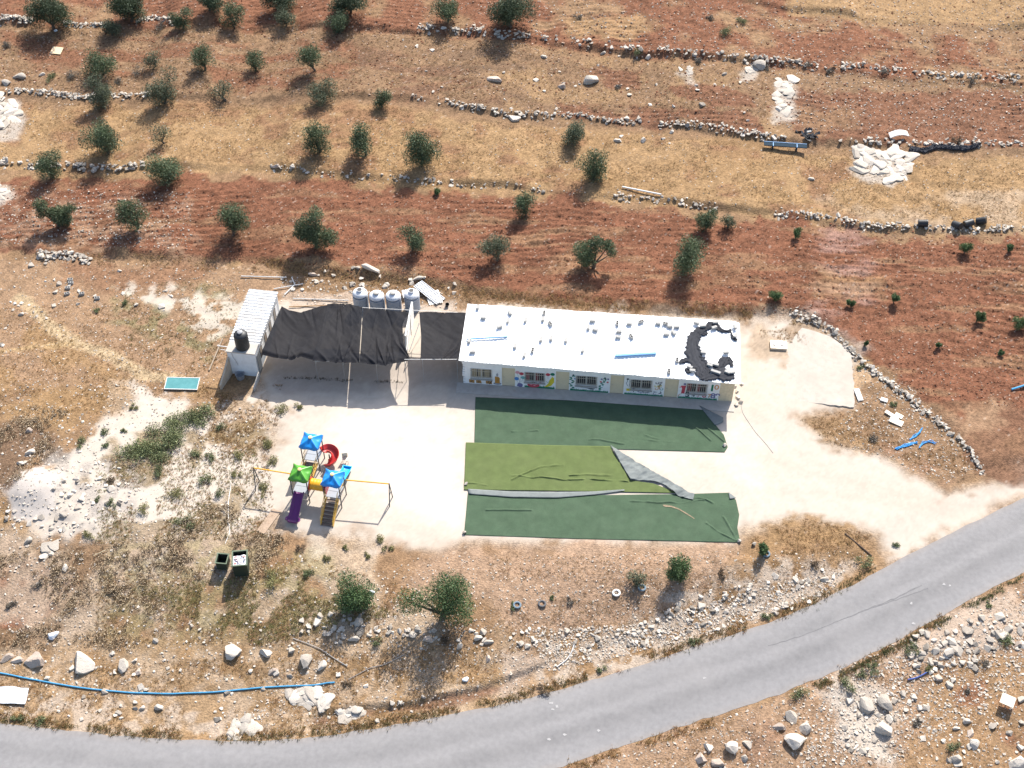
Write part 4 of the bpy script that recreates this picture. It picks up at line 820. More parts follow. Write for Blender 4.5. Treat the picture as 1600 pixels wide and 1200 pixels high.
# spiral slide
cx, cy, R = Wt+.40, 2.85+.85, .42; V = []; n = 34; prof = [(-.02, .30), (.0, .02), (.18, -.03), (.42, .0), (.52, .34), (.55, .36)]
for i in range(n):
    t = i/(n-1); a = math.pi*.95-t*math.pi*1.55; z = Dk-.02-.72*t
    for pr_, pz in prof: V.append((cx+(R-.25+pr_)*math.cos(a), cy+(R-.25+pr_)*math.sin(a)*1.1, z+pz))
k = len(prof); ii = np.arange(n*k).reshape(n, k)
o = link('spiral_slide', np_mesh('spiral_slide', V, np.stack([ii[:-1, :-1], ii[:-1, 1:], ii[1:, 1:], ii[1:, :-1]], -1).reshape(-1, 4), smooth=True), p_red, pg); thick(o, .03)
MB().tube([(cx, cy, -.1), (cx, cy, .9)], .05, 8).build('support', p_post, o)
# tunnel
m = MB(); pr = []
for i in range(15): x = Wt+.04+(Wt-.08)*i/14; pr.append((.40+(.018 if i % 3 == 1 else 0), x))
tn = MB().lathe(pr, 22, cap=False); tn.v = [(z, .58+y_, Dk+.42-x) for x, y_, z in tn.v]; o = tn.build('tunnel', p_yel, pg, True); thick(o, .02)
for x in (Wt+.0, 2.3-.05):
    q = MB(); a = [(math.cos(2*math.pi*k/22), math.sin(2*math.pi*k/22)) for k in range(22)]
    vs = [(xx, .58+c*r_, Dk+.42+s*r_) for xx in (x+.003, x+.045) for r_ in (.37, .52) for c, s in a]; fs = []
    for k in range(22):
        j = (k+1) % 22; fs += [(k, j, 22+j, 22+k), (44+k, 66+k, 66+j, 44+j), (22+k, 22+j, 66+j, 66+k), (k, 44+k, 44+j, j)]
    q.add(vs, fs).build('tunnel_ring', p_red, pg)
MB().box((2.3+.05, .1, Dk), (2.3+.09, 1.05, Dk+.75)).build('side_panel', p_red, pg)
# stairs and bridge
def rails(x0, x1, ya, za, yb, zb):
    for x in (x0, x1):
        m = MB(); m.box((x-.02, 0, 0), (x+.02, 1, .01)); d = math.hypot(yb-ya, zb-za)
        r_ = MB().tube([(x, ya, za+.75), (x, (ya+yb)/2, (za+zb)/2+.72), (x, yb, zb+.45)], .024, 8).tube([(x, ya, za+.40), (x, yb, zb+.2)], .02, 6).build('handrail', p_rail, pg, True)
        s_ = MB(); n_ = 6
        MB().add([(x-.02, ya, za-.16), (x+.02, ya, za-.16), (x-.02, ya, za+.05), (x+.02, ya, za+.05), (x-.02, yb, zb-.16), (x+.02, yb, zb-.16), (x-.02, yb, zb+.05), (x+.02, yb, zb+.05)], [(0, 1, 3, 2), (4, 6, 7, 5), (0, 4, 5, 1), (2, 3, 7, 6), (0, 2, 6, 4), (1, 5, 7, 3)]).build('stringer', p_rail, pg)
        for k in range(1, 5):
            t = k/5; y = ya+(yb-ya)*t; z = za+(zb-za)*t; MB().tube([(x, y, z), (x, y, z+.73-.27*t)], .012, 5).build('baluster', p_rail, pg)
rails(2.3+.14, 2.3+Wt-.14, -.02, Dk, -1.72, .1)
for k in range(7):
    t = (k+.5)/7; y = -.02-1.7*t; z = Dk-.12-.9*t; MB().box((2.3+.162, y-.11, z), (2.3+Wt-.162, y+.11, z+.03)).build('stair_tread', p_tread, pg)
rails(.14, Wt-.14, 2.75, Dk, 1.17, Dk)
for k in range(9):
    y = 1.2+k*.172; MB().box((.162, y, Dk-.05), (Wt-.162, y+.155, Dk-.01)).build('bridge_plank', p_tread, pg)
for (x0, y0) in ((0, 0), (2.3, 0), (0, 2.77)):
    for x in ((x0+.02,) if x0 == 0 else (x0+Wt-.02,)):
        r_ = MB().tube([(x, y0+.05, Dk+.7), (x, y0+Wt-.05, Dk+.7)], .02, 6).build('guard_rail', p_rail, pg, True)
        for k in range(5): MB().tube([(x, y0+.15+k*.21, Dk), (x, y0+.15+k*.21, Dk+.7)], .012, 5).build('baluster', p_rail, r_)
Mp = Matrix.Translation(po)@Matrix.Rotation(PA, 4, 'Z'); Mi = Mp.inverted()
def lp(u, v, z): return Mi@Vector(unproj(u, v, po.z+z).tolist())
for bar0, bar1, ft in ((lp(459, 741, 2.05), lp(396, 731, 2.05), ((400, 760), (404, 748))), (lp(541, 750, 2.05), lp(608, 756, 2.05), ((613, 786), (615, 779)))):
    MB().tube([bar0, bar1], .045, 8).build('swing_bar', p_yel, pg, True)
    f1 = Mi@GV(*ft[0]); f2 = Mi@GV(*ft[1]); mid = (f1+f2)/2; dy = Vector((0, .48, 0)); b = bar1.copy()
    for s in (-1, 1): f = Vector((b.x, b.y, 0))+dy*s*.9; f.z = -.05; MB().tube([b+Vector((0, 0, .05)), f], .038, 8).build('swing_leg', p_post, pg, True)
    MB().tube([Vector((b.x, b.y-.25, .95)), Vector((b.x, b.y+.25, .95))], .025, 6).build('swing_brace', p_post, pg, True)

# ------------------------------------------------------------------ olive trees
leaf_m = mat('olive_leaf', rough=.6, var=.12, scale=3., spec=.25, attr=True, trans=.18)
bark = mat('olive_bark', (.11, .085, .065), .95, .25, 12., .6, 20)
def leaf_cloud(lobes, n, size, rng, tint, el=2.6, shell=.45):
    vol = np.array([l[3]*l[4]*l[5] for l in lobes])**.8; pick = rng.choice(len(lobes), n, p=vol/vol.sum()); Lb = np.array(lobes)[pick]
    d = rng.normal(size=(n, 3)); d /= np.linalg.norm(d, axis=1)[:, None]; rad = rng.random(n)**shell
    rad *= .78+.44*vnoise(d[:, 0]*2.2+Lb[:, 0]*5, d[:, 1]*2.2+d[:, 2]*1.7+Lb[:, 1]*5, 2)
    c = Lb[:, :3]+d*rad[:, None]*Lb[:, 3:6]
    a = rng.normal(size=(n, 3))+d*.8; a /= np.linalg.norm(a, axis=1)[:, None]; b = np.cross(a, rng.normal(size=(n, 3))); b /= np.linalg.norm(b, axis=1)[:, None]
    s = size*rng.uniform(.6, 1.3, n)[:, None]; w_ = s/el
    V = np.stack([c-a*s*.5, c+b*w_*.5, c+a*s*.5, c-b*w_*.5], 1).reshape(-1, 3); F = np.arange(4*n).reshape(n, 4)
    lb_t = rng.uniform(.8, 1.2, len(lobes))[pick]; col = np.array(tint)*(lb_t*rng.uniform(.65, 1.45, n))[:, None]; sil = rng.random(n) < .22; col[sil] = col[sil]*1.3+np.array((.035, .04, .032))
    return V, F, np.repeat(col, 4, 0)
def tree(u, v, wpx, hpx, label, group=None, dens=1., seed=0, nl=8, tint=(.066, .088, .044), name='olive_tree', cat='tree', lean=0., size=.155, trunk=None, lobes=None):
    rng = np.random.default_rng(1000+seed); z = 1.; wpx *= 1.1; hpx *= 1.08
    for _ in range(6):
        p = unproj(u, v, z); s = px_per_m(p); rx = wpx/2/s; sp, cp = .76, .65
        q = (hpx/2/s)**2-(rx*.85*sp)**2; rz = max(.75*rx, math.sqrt(max(q, 0))/cp); rz = min(rz, 1.15*rx); dz = rz*.85+.10
        z = float(ground_z(p[0], p[1]))+dz
    base = Vector((p[0]-lean*rx, p[1], float(ground_z(p[0]-lean*rx, p[1]))-.03)); c = Vector(p.tolist())-base
    t = empty(name, base, 0, label, cat, group)
    if lobes is None:
        lobes = []
        for k in range(nl):
            d = rng.normal(size=3); d /= np.linalg.norm(d); q = rng.uniform(.40, .66); r_ = rng.uniform(.36, .56)
            lobes.append((c.x+d[0]*q*rx*1.2, c.y+d[1]*q*rx*1.1, c.z+d[2]*q*rz*.95, rx*r_*1.2, rx*r_*1.15, rz*r_*1.08))
        lobes.append((c.x, c.y, c.z-.1*rz, rx*.5, rx*.5, rz*.55))
    else: lobes = [(c.x+a*rx, c.y+b*rx, c.z+e*rz, r_*rx, r_*rx, r_*rz) for a, b, e, r_ in lobes]
    n = int(dens*min(9000, 800+2100*rx*rx*(rz/rx)**.5)); V, F, C = leaf_cloud(lobes, n, size*(.8+.12*rx), rng, tint)
    link('crown', np_mesh('crown', V, F, C), leaf_m, t)
    m = MB(); r0 = max(.05, .085*rx); fork = Vector((c.x*.45+rng.normal()*.05, c.y*.4, max(.2, (c.z-rz*.75)))); m.tube([(0, 0, -.1), fork*.5+Vector((rng.normal()*.04, 0, 0)), fork], [r0*1.35, r0, r0*.85], 7)
    for l in lobes[:6]:
        e = Vector(l[:3]); m.tube([fork, fork.lerp(e, .5)+Vector((0, 0, -.05)), e], [r0*.6, r0*.38, r0*.12], 5)
    m.build('trunk', bark, t, True); return t
DK = (.050, .070, .036); SV = (.085, .100, .060)
TOP = 'trees on the highest terrace'; 
L_top = 'olive tree standing above the highest dry stone wall'
L_c = 'olive tree on the reddish strip between the two upper stone walls'
L_b = 'olive tree rooted in the dry straw terrace'
L_a = 'olive tree growing in the ploughed red terrace behind the school'
for i, (u, v, w_, h_, d_, lab, grp, tint, lean) in enumerate([
    (76, 16, 56, 66, 1.6, 'broad dark evergreen tree overhanging the highest stone wall near a white bag', None, DK, 0),
    (200, 6, 56, 56, 1.6, 'broad dark evergreen tree behind a smaller olive at the highest wall', None, DK, 0),
    (172, 38, 33, 42, 1, 'small olive tree in front of a broad dark tree at the highest wall', None, SV, 0),
    (283, 27, 32, 34, 1, L_top, TOP, None, 0), (325, 1, 42, 34, 1.3, L_top, TOP, DK, 0), (363, 25, 36, 38, 1, L_top, TOP, None, 0), (432, -6, 54, 34, 1.3, L_top, TOP, DK, 0),
    (445, 25, 30, 48, .9, L_top, TOP, SV, 0), (546, 0, 58, 36, 1.4, L_top, TOP, DK, 0), (529, 34, 36, 36, 1, L_top, TOP, None, 0),
    (700, 14, 39, 38, 1.2, 'round olive tree above the gap in the highest stone wall', None, None, 0), (797, 17, 66, 60, 1.5, 'largest dark tree at the bend of the highest stone wall', None, DK, 0),
    (152, 97, 50, 44, 1, L_c, 'olives between the upper walls', None, -.3), (236, 90, 30, 30, .45, 'thin sparse olive with bare stem on the strip between the upper walls', 'sparse olives between the upper walls', SV, -.3), (317, 90, 38, 44, .9, L_c, 'olives between the upper walls', None, 0), (397, 95, 30, 36, .9, L_c, 'olives between the upper walls', None, 0), (486, 92, 38, 50, 1, L_c, 'olives between the upper walls', None, -.2),
    (157, 143, 46, 54, 1, 'olive growing through the grey stacked wall right below another olive', None, SV, 0), (253, 136, 54, 54, .75, 'wide loose olive at the end of the grey stacked wall', None, SV, 0), (339, 140, 40, 34, .35, 'leaning almost leafless olive at the upper edge of the straw terrace', None, SV, -.5),
    (505, 140, 42, 40, .9, 'silvery olive at the upper edge of the straw above three close ones', None, SV, 0), (596, 153, 29, 36, 1.1, 'small round olive standing alone at the upper edge of the straw', None, None, 0),
    (163, 215, 58, 74, 1.1, 'tall wide olive tree in the straw terrace', None, None, 0), (248, 210, 30, 44, .4, 'scraggy leaning olive beside the tall wide one in the straw', None, SV, -.4), (497, 216, 48, 56, 1, 'olive of the close three in the straw, below a silvery one', None, None, 0), (570, 221, 46, 60, 1, 'middle one of three olives standing close together in the straw terrace', None, None, 0), (657, 229, 58, 72, 1.15, 'largest of three olives standing close together in the straw terrace', None, None, 0), (895, 206, 42, 58, 1, 'olive of a pair in open straw, the one nearer the stone edging', None, SV, 0), (929, 258, 50, 56, .95, 'olive of a pair in open straw, the one nearer the red terrace', None, None, 0),
    (77, 257, 44, 54, 1, 'upright olive growing out of the boulder wall under the straw', None, None, 0), (260, 265, 54, 48, 1.1, 'squat broad olive at the end of the boulder wall', None, None, 0),
    (209, 335, 50, 66, .95, 'olive in the red terrace standing next to the forked one', None, None, 0), (361, 345, 50, 56, 1.1, 'round olive in the red terrace uphill of the ribbed-roof cabin', None, None, 0), (491, 357, 68, 78, 1.1, 'widest olive with three lobes in the ploughed red terrace', None, None, 0), (644, 373, 40, 48, 1, 'small olive in the red terrace uphill of the white tanks', None, None, 0), (777, 391, 42, 50, 1, 'slim silvery olive in the red terrace uphill of the blue-beam roof end', None, SV, 0), (821, 322, 36, 46, 1.1, 'small olive high up in the red soil under the straw terrace', None, None, 0), (929, 394, 64, 58, 1, 'olive with an arched side branch in the red terrace', None, None, 0), (1071, 400, 57, 62, 1.1, 'dense round olive in the red terrace uphill of the torn roof tarp', None, None, 0), (1105, 340, 34, 46, 1.1, 'taller of two neighbouring olives below the straw bank', None, None, 0), (1138, 346, 22, 32, .7, 'smaller of two neighbouring olives below the straw bank', None, SV, 0)]):
    lobes = {33: [(-.25, 0, .0, .62), (.12, .1, .62, .34), (.62, -.1, -.35, .38), (.1, 0, -.4, .5), (-.5, 0, -.2, .4)], 37: [(-.4, 0, .1, .55), (-.35, 0, -.45, .42), (.1, .1, .45, .4), (.6, 0, .4, .33), (.78, 0, -.05, .24)]}.get(i)
    if lab.startswith('olive with an arched'): lobes = [(-.4, 0, .1, .55), (-.35, 0, -.45, .42), (.1, .1, .45, .4), (.6, 0, .4, .33), (.78, 0, -.05, .24)]
    elif lab.startswith('widest'): lobes = [(-.25, 0, .0, .62), (.12, .1, .62, .34), (.62, -.1, -.35, .38), (.1, 0, -.4, .5), (-.5, 0, -.2, .4)]
    else: lobes = None
    tree(u, v, w_, h_, lab, grp, d_, i, tint=tint or (.074, .100, .050), lean=lean, lobes=lobes)
tree(86, 331, 64, 56, 'forked olive with two spreading crowns in the red terrace', None, .9, 77, lobes=[(-.55, 0, .45, .36), (-.6, 0, -.1, .28), (.2, 0, -.15, .5), (.72, 0, .25, .28), (.35, 0, -.5, .38), (-.2, 0, -.05, .3)])
BG = (.065, .108, .040)
tree(553, 925, 60, 66, 'bushy green tree on the rubble edge below the playground', None, 1.5, 60, tint=BG, nl=9, size=.15)
tree(690, 933, 112, 108, 'big green tree with a low side crown by the rubble bank', None, 1.2, 61, tint=BG, size=.13, lobes=[(.2, 0, .35, .5), (.35, 0, -.1, .55), (.1, .1, .0, .5), (.45, -.1, -.5, .42), (-.82, -.1, -.05, .40), (-.5, 0, -.12, .34), (.0, 0, -.45, .35), (.45, 0, .5, .3)])
tree(1060, 887, 40, 50, 'compact dark green sapling below the turf strips', None, 1.5, 62, tint=BG, name='sapling')
tree(995, 903, 28, 40, 'slender sapling growing out of a blue tyre', None, .55, 63, tint=SV, name='sapling', nl=5)
tree(1194, 858, 22, 24, 'small round sapling beside a stone near the turf corner', None, 1.5, 64, tint=BG, name='sapling', nl=5)
for i, (u, v, w_, h_) in enumerate(((1247, 363, 15, 15), (1214, 459, 19, 26), (1330, 473, 11, 14), (1398, 466, 17, 26), (1510, 387, 21, 26), (1578, 387, 11, 15), (1530, 493, 19, 26), (1595, 502, 22, 30), (1352, 536, 8, 10), (1467, 539, 9, 17), (1563, 550, 9, 14), (683, 298, 11, 12))):
    tree(u, v, w_, h_, 'small young green sapling planted in the bare red field', 'saplings in the red field', 1.6, 80+i, 4, BG, 'sapling', size=.12)

# ------------------------------------------------------------------ shrubs
def shrub(u, v, wpx, hpx, label, group, tint, seed, dens=1., nl=7, name='shrub', size=.11, flat=.6):
    rng = np.random.default_rng(3000+seed); p = G(u, v+hpx*.2); s = px_per_m(p); rx = wpx/2/s; ry = hpx/2/s/.78; rz = min(rx, ry)*flat*1.3; c = p+np.array([0, 0, rz*.45])
    t = empty(name, (p[0], p[1], p[2]-.02), 0, label, 'shrub', group); lobes = []
    for k in range(nl): a = rng.uniform(0, 6.28); q = rng.random()**.5*.7; r_ = rng.uniform(.35, .55); lobes.append((math.cos(a)*q*rx, math.sin(a)*q*ry, rz*(.35+.25*rng.random()), rx*r_, ry*r_, rz*r_*1.1))
    n = int(dens*(150+900*rx*ry)); V, F, C = leaf_cloud(lobes, n, size, rng, tint, 2.2, .5); link('foliage', np_mesh('foliage', V, F, C), leaf_m, t)
    m = MB()
    for l in lobes[:5]: m.tube([(0, 0, -.05), Vector(l[:3])*.6, Vector(l[:3])], [.025, .018, .008], 5)
    m.build('stem', bark, t); return t
GR = (.115, .135, .062); YG = (.18, .17, .070); BRN = (.12, .085, .055); GY = (.13, .115, .095)
for i, (u, v, w_, h_) in enumerate(((215, 698, 70, 50), (250, 675, 80, 56), (290, 655, 66, 44), (318, 645, 44, 40), (236, 705, 66, 36))):
    shrub(u, v, w_, h_, 'sprawling green broom bush in the dense clump on the white slope', 'broom bushes on the white slope', (.15, .168, .078), i, 1.1, 10, 'broom_bush', .13, .38)
sp = [(208, 633, 22, 14, YG), (160, 675, 20, 16, GR), (126, 690, 20, 20, GR), (165, 692, 16, 14, GR), (304, 708, 24, 18, GR), (330, 712, 22, 18, GR), (345, 665, 20, 16, GR), (372, 712, 24, 20, YG), (172, 748, 20, 16, BRN), (153, 780, 12, 14, GR), (175, 785, 18, 22, GR), (245, 735, 30, 20, GR), (255, 700, 26, 22, GR), (275, 770, 40, 20, YG), (320, 750, 30, 24, GR), (342, 770, 22, 18, GR), (290, 815, 40, 24, GR), (140, 835, 24, 18, YG), (195, 672, 14, 10, GR), (225, 795, 30, 20, YG), (370, 740, 20, 14, YG),
      (592, 840, 20, 20, YG), (606, 855, 20, 14, YG), (470, 855, 18, 16, BRN), (511, 868, 18, 16, YG), (573, 865, 14, 14, YG), (540, 855, 14, 12, YG), (482, 895, 26, 16, GR), (440, 640, 30, 20, YG), (415, 690, 24, 30, YG), (425, 720, 22, 24, YG), (411, 762, 18, 30, YG), (468, 632, 22, 14, YG),
      (195, 473, 16, 14, GR), (150, 485, 16, 10, GR), (1325, 1065, 32, 30, GR), (1363, 1040, 26, 26, GR), (1345, 1050, 20, 18, GR), (1420, 1010, 34, 24, GR), (1453, 1042, 16, 16, YG), (1570, 995, 24, 28, GR), (1535, 1035, 22, 14, GY), (1512, 1078, 12, 12, GY), (1490, 1165, 26, 18, GR), (1545, 943, 12, 14, GR), (1430, 1125, 18, 14, GY), (1250, 1083, 40, 22, GR), (1400, 850, 14, 12, GR), (1350, 875, 34, 24, GR), (1275, 880, 20, 18, BRN), (1130, 895, 16, 20, BRN), (1365, 683, 22, 16, GY), (1395, 630, 14, 12, GR), (1345, 572, 18, 12, GR),
      (995, 78, 16, 18, GR), (1095, 95, 24, 14, GY), (1200, 105, 22, 14, GY), (1262, 100, 22, 14, GY), (1298, 110, 16, 14, GY), (1382, 110, 22, 14, GY), (1520, 124, 18, 14, GY), (1130, 45, 30, 24, GR), (1110, 28, 20, 12, GY), (110, 115, 36, 20, GY), (216, 112, 26, 20, GY), (185, 125, 24, 14, GY), (250, 40, 20, 18, GY), (80, 118, 18, 24, GR), (10, 70, 26, 16, GY), (965, 135, 12, 10, GY), (1495, 220, 24, 18, BRN), (903, 25, 16, 12, GY),
      (1200, 962, 26, 14, GR), (1085, 1000, 24, 16, GR), (940, 1046, 20, 14, GR), (850, 1075, 30, 18, BRN), (65, 1125, 24, 18, GR), (30, 1120, 26, 14, GR), (700, 1000, 24, 14, BRN), (590, 1000, 30, 14, GR), (800, 945, 10, 18, GR), (890, 938, 14, 14, GY), (862, 932, 10, 10, GR), (425, 900, 40, 30, YG), (60, 915, 22, 14, GY), (20, 945, 22, 14, GY), (540, 1068, 24, 12, BRN), (1160, 30, 26, 16, GR)]
NM = {GR: 'green', YG: 'yellow green', BRN: 'brown dry', GY: 'grey twiggy'}
def where(u, v):
    if v < 160: return 'near the upper stone walls'
    if v < 260: return 'at the wall above the straw terrace'
    if v < 560 and u < 300: return 'on the earth below the red terrace'
    if 1300 < u and 540 < v < 720: return 'by the rubble wall beside the concrete pad'
    if u < 400 and v < 880: return 'on the white limestone slope'
    if u < 640 and v < 930: return 'at the edge of the playground gravel'
    if v > 980 and u > 1200 and v > 1330-.28*u and v > 1075-.45*(u-1200)+10: return 'on the rubble below the asphalt road'
    return 'on the verge above the asphalt road'
for i, (u, v, w_, h_, tn_) in enumerate(sp):
    wh = where(u, v); shrub(u, v, w_, h_, f'small {NM[tn_]} shrub {wh}', f'{NM[tn_]} shrubs {wh}', tn_, 20+i, 1.0, 5, 'shrub', .10)

# ------------------------------------------------------------------ limestone: walls, boulders
def stone_mat(name, c, v=.3):
    m = mat(name, c, .95, .16, 6., .5, 14, dirt=tuple(q*.62 for q in c), dirt_amt=.55, dirt_scale=3.); nt = m.node_tree; b = nt.nodes['Principled BSDF']; src = b.inputs['Base Color'].links[0].from_socket
    oi = nt.nodes.new('ShaderNodeObjectInfo'); mr = nt.nodes.new('ShaderNodeMapRange'); mr.inputs[3].default_value = 1-v; mr.inputs[4].default_value = 1+v*.55; nt.links.new(oi.outputs['Random'], mr.inputs[0])
    cc = nt.nodes.new('ShaderNodeCombineColor'); [nt.links.new(mr.outputs[0], cc.inputs[i]) for i in range(3)]
    nt.links.new(_mix(nt, 1., src, cc.outputs[0], 'MULTIPLY'), b.inputs['Base Color']); return m
lime = stone_mat('limestone', (.49, .435, .37)); lime_p = stone_mat('pinkish_limestone', (.46, .375, .31)); lime_g = stone_mat('weathered_grey_limestone', (.36, .315, .265), .4)
def hull_mesh(i, m):
    V, F = hull(13, 900+i, .85); me = np_mesh('stone', V, F); me.materials.append(m); return me
ST = [hull_mesh(i, lime) for i in range(8)]+[hull_mesh(20+i, lime_g) for i in range(6)]
def rock_mesh(seed, m, sub=3):
    r = random.Random(seed); bm = bmesh.new(); bmesh.ops.create_icosphere(bm, subdivisions=sub, radius=1)
    pl_ = []
    for _ in range(11):
        n = Vector((r.gauss(0, 1), r.gauss(0, 1), r.gauss(0, .8))).normalized(); pl_.append((n, r.uniform(.42, .8)))
    for v in bm.verts:
        for n, d in pl_:
            q = v.co.dot(n)-d
            if q > 0: v.co -= n*q
        x, y, z = v.co; k = .07*(float(fbm(np.float64(x*1.3+z+seed), np.float64(y*1.3-z), .5, seed, 3))-.5); v.co *= 1+k*2
    me = bpy.data.meshes.new('boulder'); bm.to_mesh(me); bm.free(); me.materials.append(m); return me
RK = [rock_mesh(i, lime if i % 3 else lime_p) for i in range(9)]
def stone_obj(name, me, p, s, rz, parent=None, tilt=.35):
    o = bpy.data.objects.new(name, me); COL.objects.link(o); o.location = p; o.scale = s; o.rotation_euler = (random.uniform(-tilt, tilt), random.uniform(-tilt, tilt), rz)
    if parent is not None: o.parent = parent
    return o
def wall(label, px, n, smin, smax, spread=.22, height=.35, thin=None):
    P = gpts(px); d = np.r_[0, np.cumsum(np.hypot(*np.diff(P[:, :2], axis=0).T))]; c = P.mean(0); c[2] = float(ground_z(c[0], c[1]))
    w_ = empty('dry_stone_wall', c.tolist(), 0, label, 'stone wall'); rg = np.random.default_rng(len(px)*7+n)
    n = min(int(n*1.35), 300); smin *= .55; smax *= .58; height *= .6; spread *= .85; t = rg.random(n)*d[-1]
    if thin is not None: t = t[~((vnoise(t/2.2+thin, t*0+3.3, 4) < .36) & (rg.random(n) < .8))]
    n = len(t); y0 = np.interp(t, d, P[:, 1]); x = np.interp(t, d, P[:, 0])+rg.normal(0, .05, n); y = y0+rg.normal(0, spread, n); s = (smin+(smax-smin)*rg.random(n)**1.6)*np.where(rg.random(n) < .08, 1.4, 1.)
    h = np.maximum(0, height*(1-np.abs(y-y0)/(spread*2.2)))*rg.random(n); z = ground_z(x, y)+h+s*.02
    for k in range(n):
        stone_obj('stone', ST[rg.integers(len(ST))], (x[k]-c[0], y[k]-c[1], z[k]-c[2]), (s[k]*rg.uniform(.7, 1.3), s[k]*.85, s[k]*.6), rg.uniform(0, 6.3), w_)
    return w_
wall('long straight dry stone wall edging the highest ploughed field', [(835, 55), (900, 62), (920, 67), (1000, 79), (1100, 87), (1200, 92), (1300, 102), (1400, 109), (1500, 117), (1610, 120)], 430, .22, .50, .28, .6, 1.)
wall('tumbled stone wall under the broad dark trees of the top row', [(-10, 33), (20, 28), (50, 33)], 70, .25, .5, .3, .5)
wall('low stone wall between the two broad dark trees of the top row', [(98, 36), (130, 40), (165, 38)], 60, .22, .45, .22, .5)
wall('pale stone wall right of the broad dark tree, above small olives', [(215, 34), (240, 28), (272, 32)], 55, .22, .45, .25, .5)
wall('broken stone line with flat pale slabs by the round top-row olive', [(625, 42), (660, 43), (700, 46), (740, 47), (790, 55), (830, 56)], 90, .22, .55, .3, .4, 2.)
wall('grey stacked stone wall closing the straw terrace near bare white rock', [(10, 143), (40, 143), (80, 146), (130, 152), (180, 149), (235, 147)], 170, .22, .45, .26, .5)
wall('scattered stone edging above the straw terrace with leaning slabs', [(640, 150), (700, 158), (740, 168), (790, 178), (850, 178), (910, 180), (960, 190), (1000, 192)], 150, .18, .45, .22, .35, 5.)
wall('low rubble edging running toward the blue bench', [(1030, 195), (1070, 194), (1110, 198), (1170, 208), (1230, 215)], 90, .18, .45, .28, .3, 7.)
wall('rubble edging around the bare white rock and black plastic', [(1310, 222), (1340, 219), (1380, 220), (1440, 224), (1500, 226), (1600, 226)], 90, .2, .5, .3, .3, 9.)
wall('boulder wall between straw terrace and red field near three olives', [(-10, 251), (20, 255), (50, 258), (105, 258), (130, 262), (180, 262), (235, 262)], 110, .25, .6, .28, .5, 3.)
wall('thin stone line along the lower edge of the straw terrace', [(420, 262), (500, 272), (620, 278), (680, 286), (740, 290), (800, 288), (860, 298)], 70, .18, .45, .2, .25, 11.)
wall('stone heap edging beside the long white beam', [(955, 308), (990, 308), (1040, 314), (1120, 326)], 45, .18, .5, .25, .3)
wall('pale rubble wall lined with black drums at the field edge', [(1210, 335), (1250, 335), (1300, 340), (1350, 352), (1420, 354), (1500, 358), (1610, 360)], 200, .18, .40, .24, .35, 13.)
wall('mossy stone heap at the corner of the red terrace', [(55, 398), (75, 402), (100, 398), (140, 408)], 80, .22, .55, .32, .55)
wall('curving rubble wall between concrete pad and red field', [(1235, 492), (1270, 500), (1300, 518), (1320, 540), (1345, 565), (1380, 592), (1420, 622), (1440, 640), (1475, 665)], 300, .18, .42, .34, .5)
wall('broken rubble line ending at the gravel entrance', [(1475, 668), (1500, 688), (1520, 710), (1535, 738)], 45, .18, .45, .3, .3)
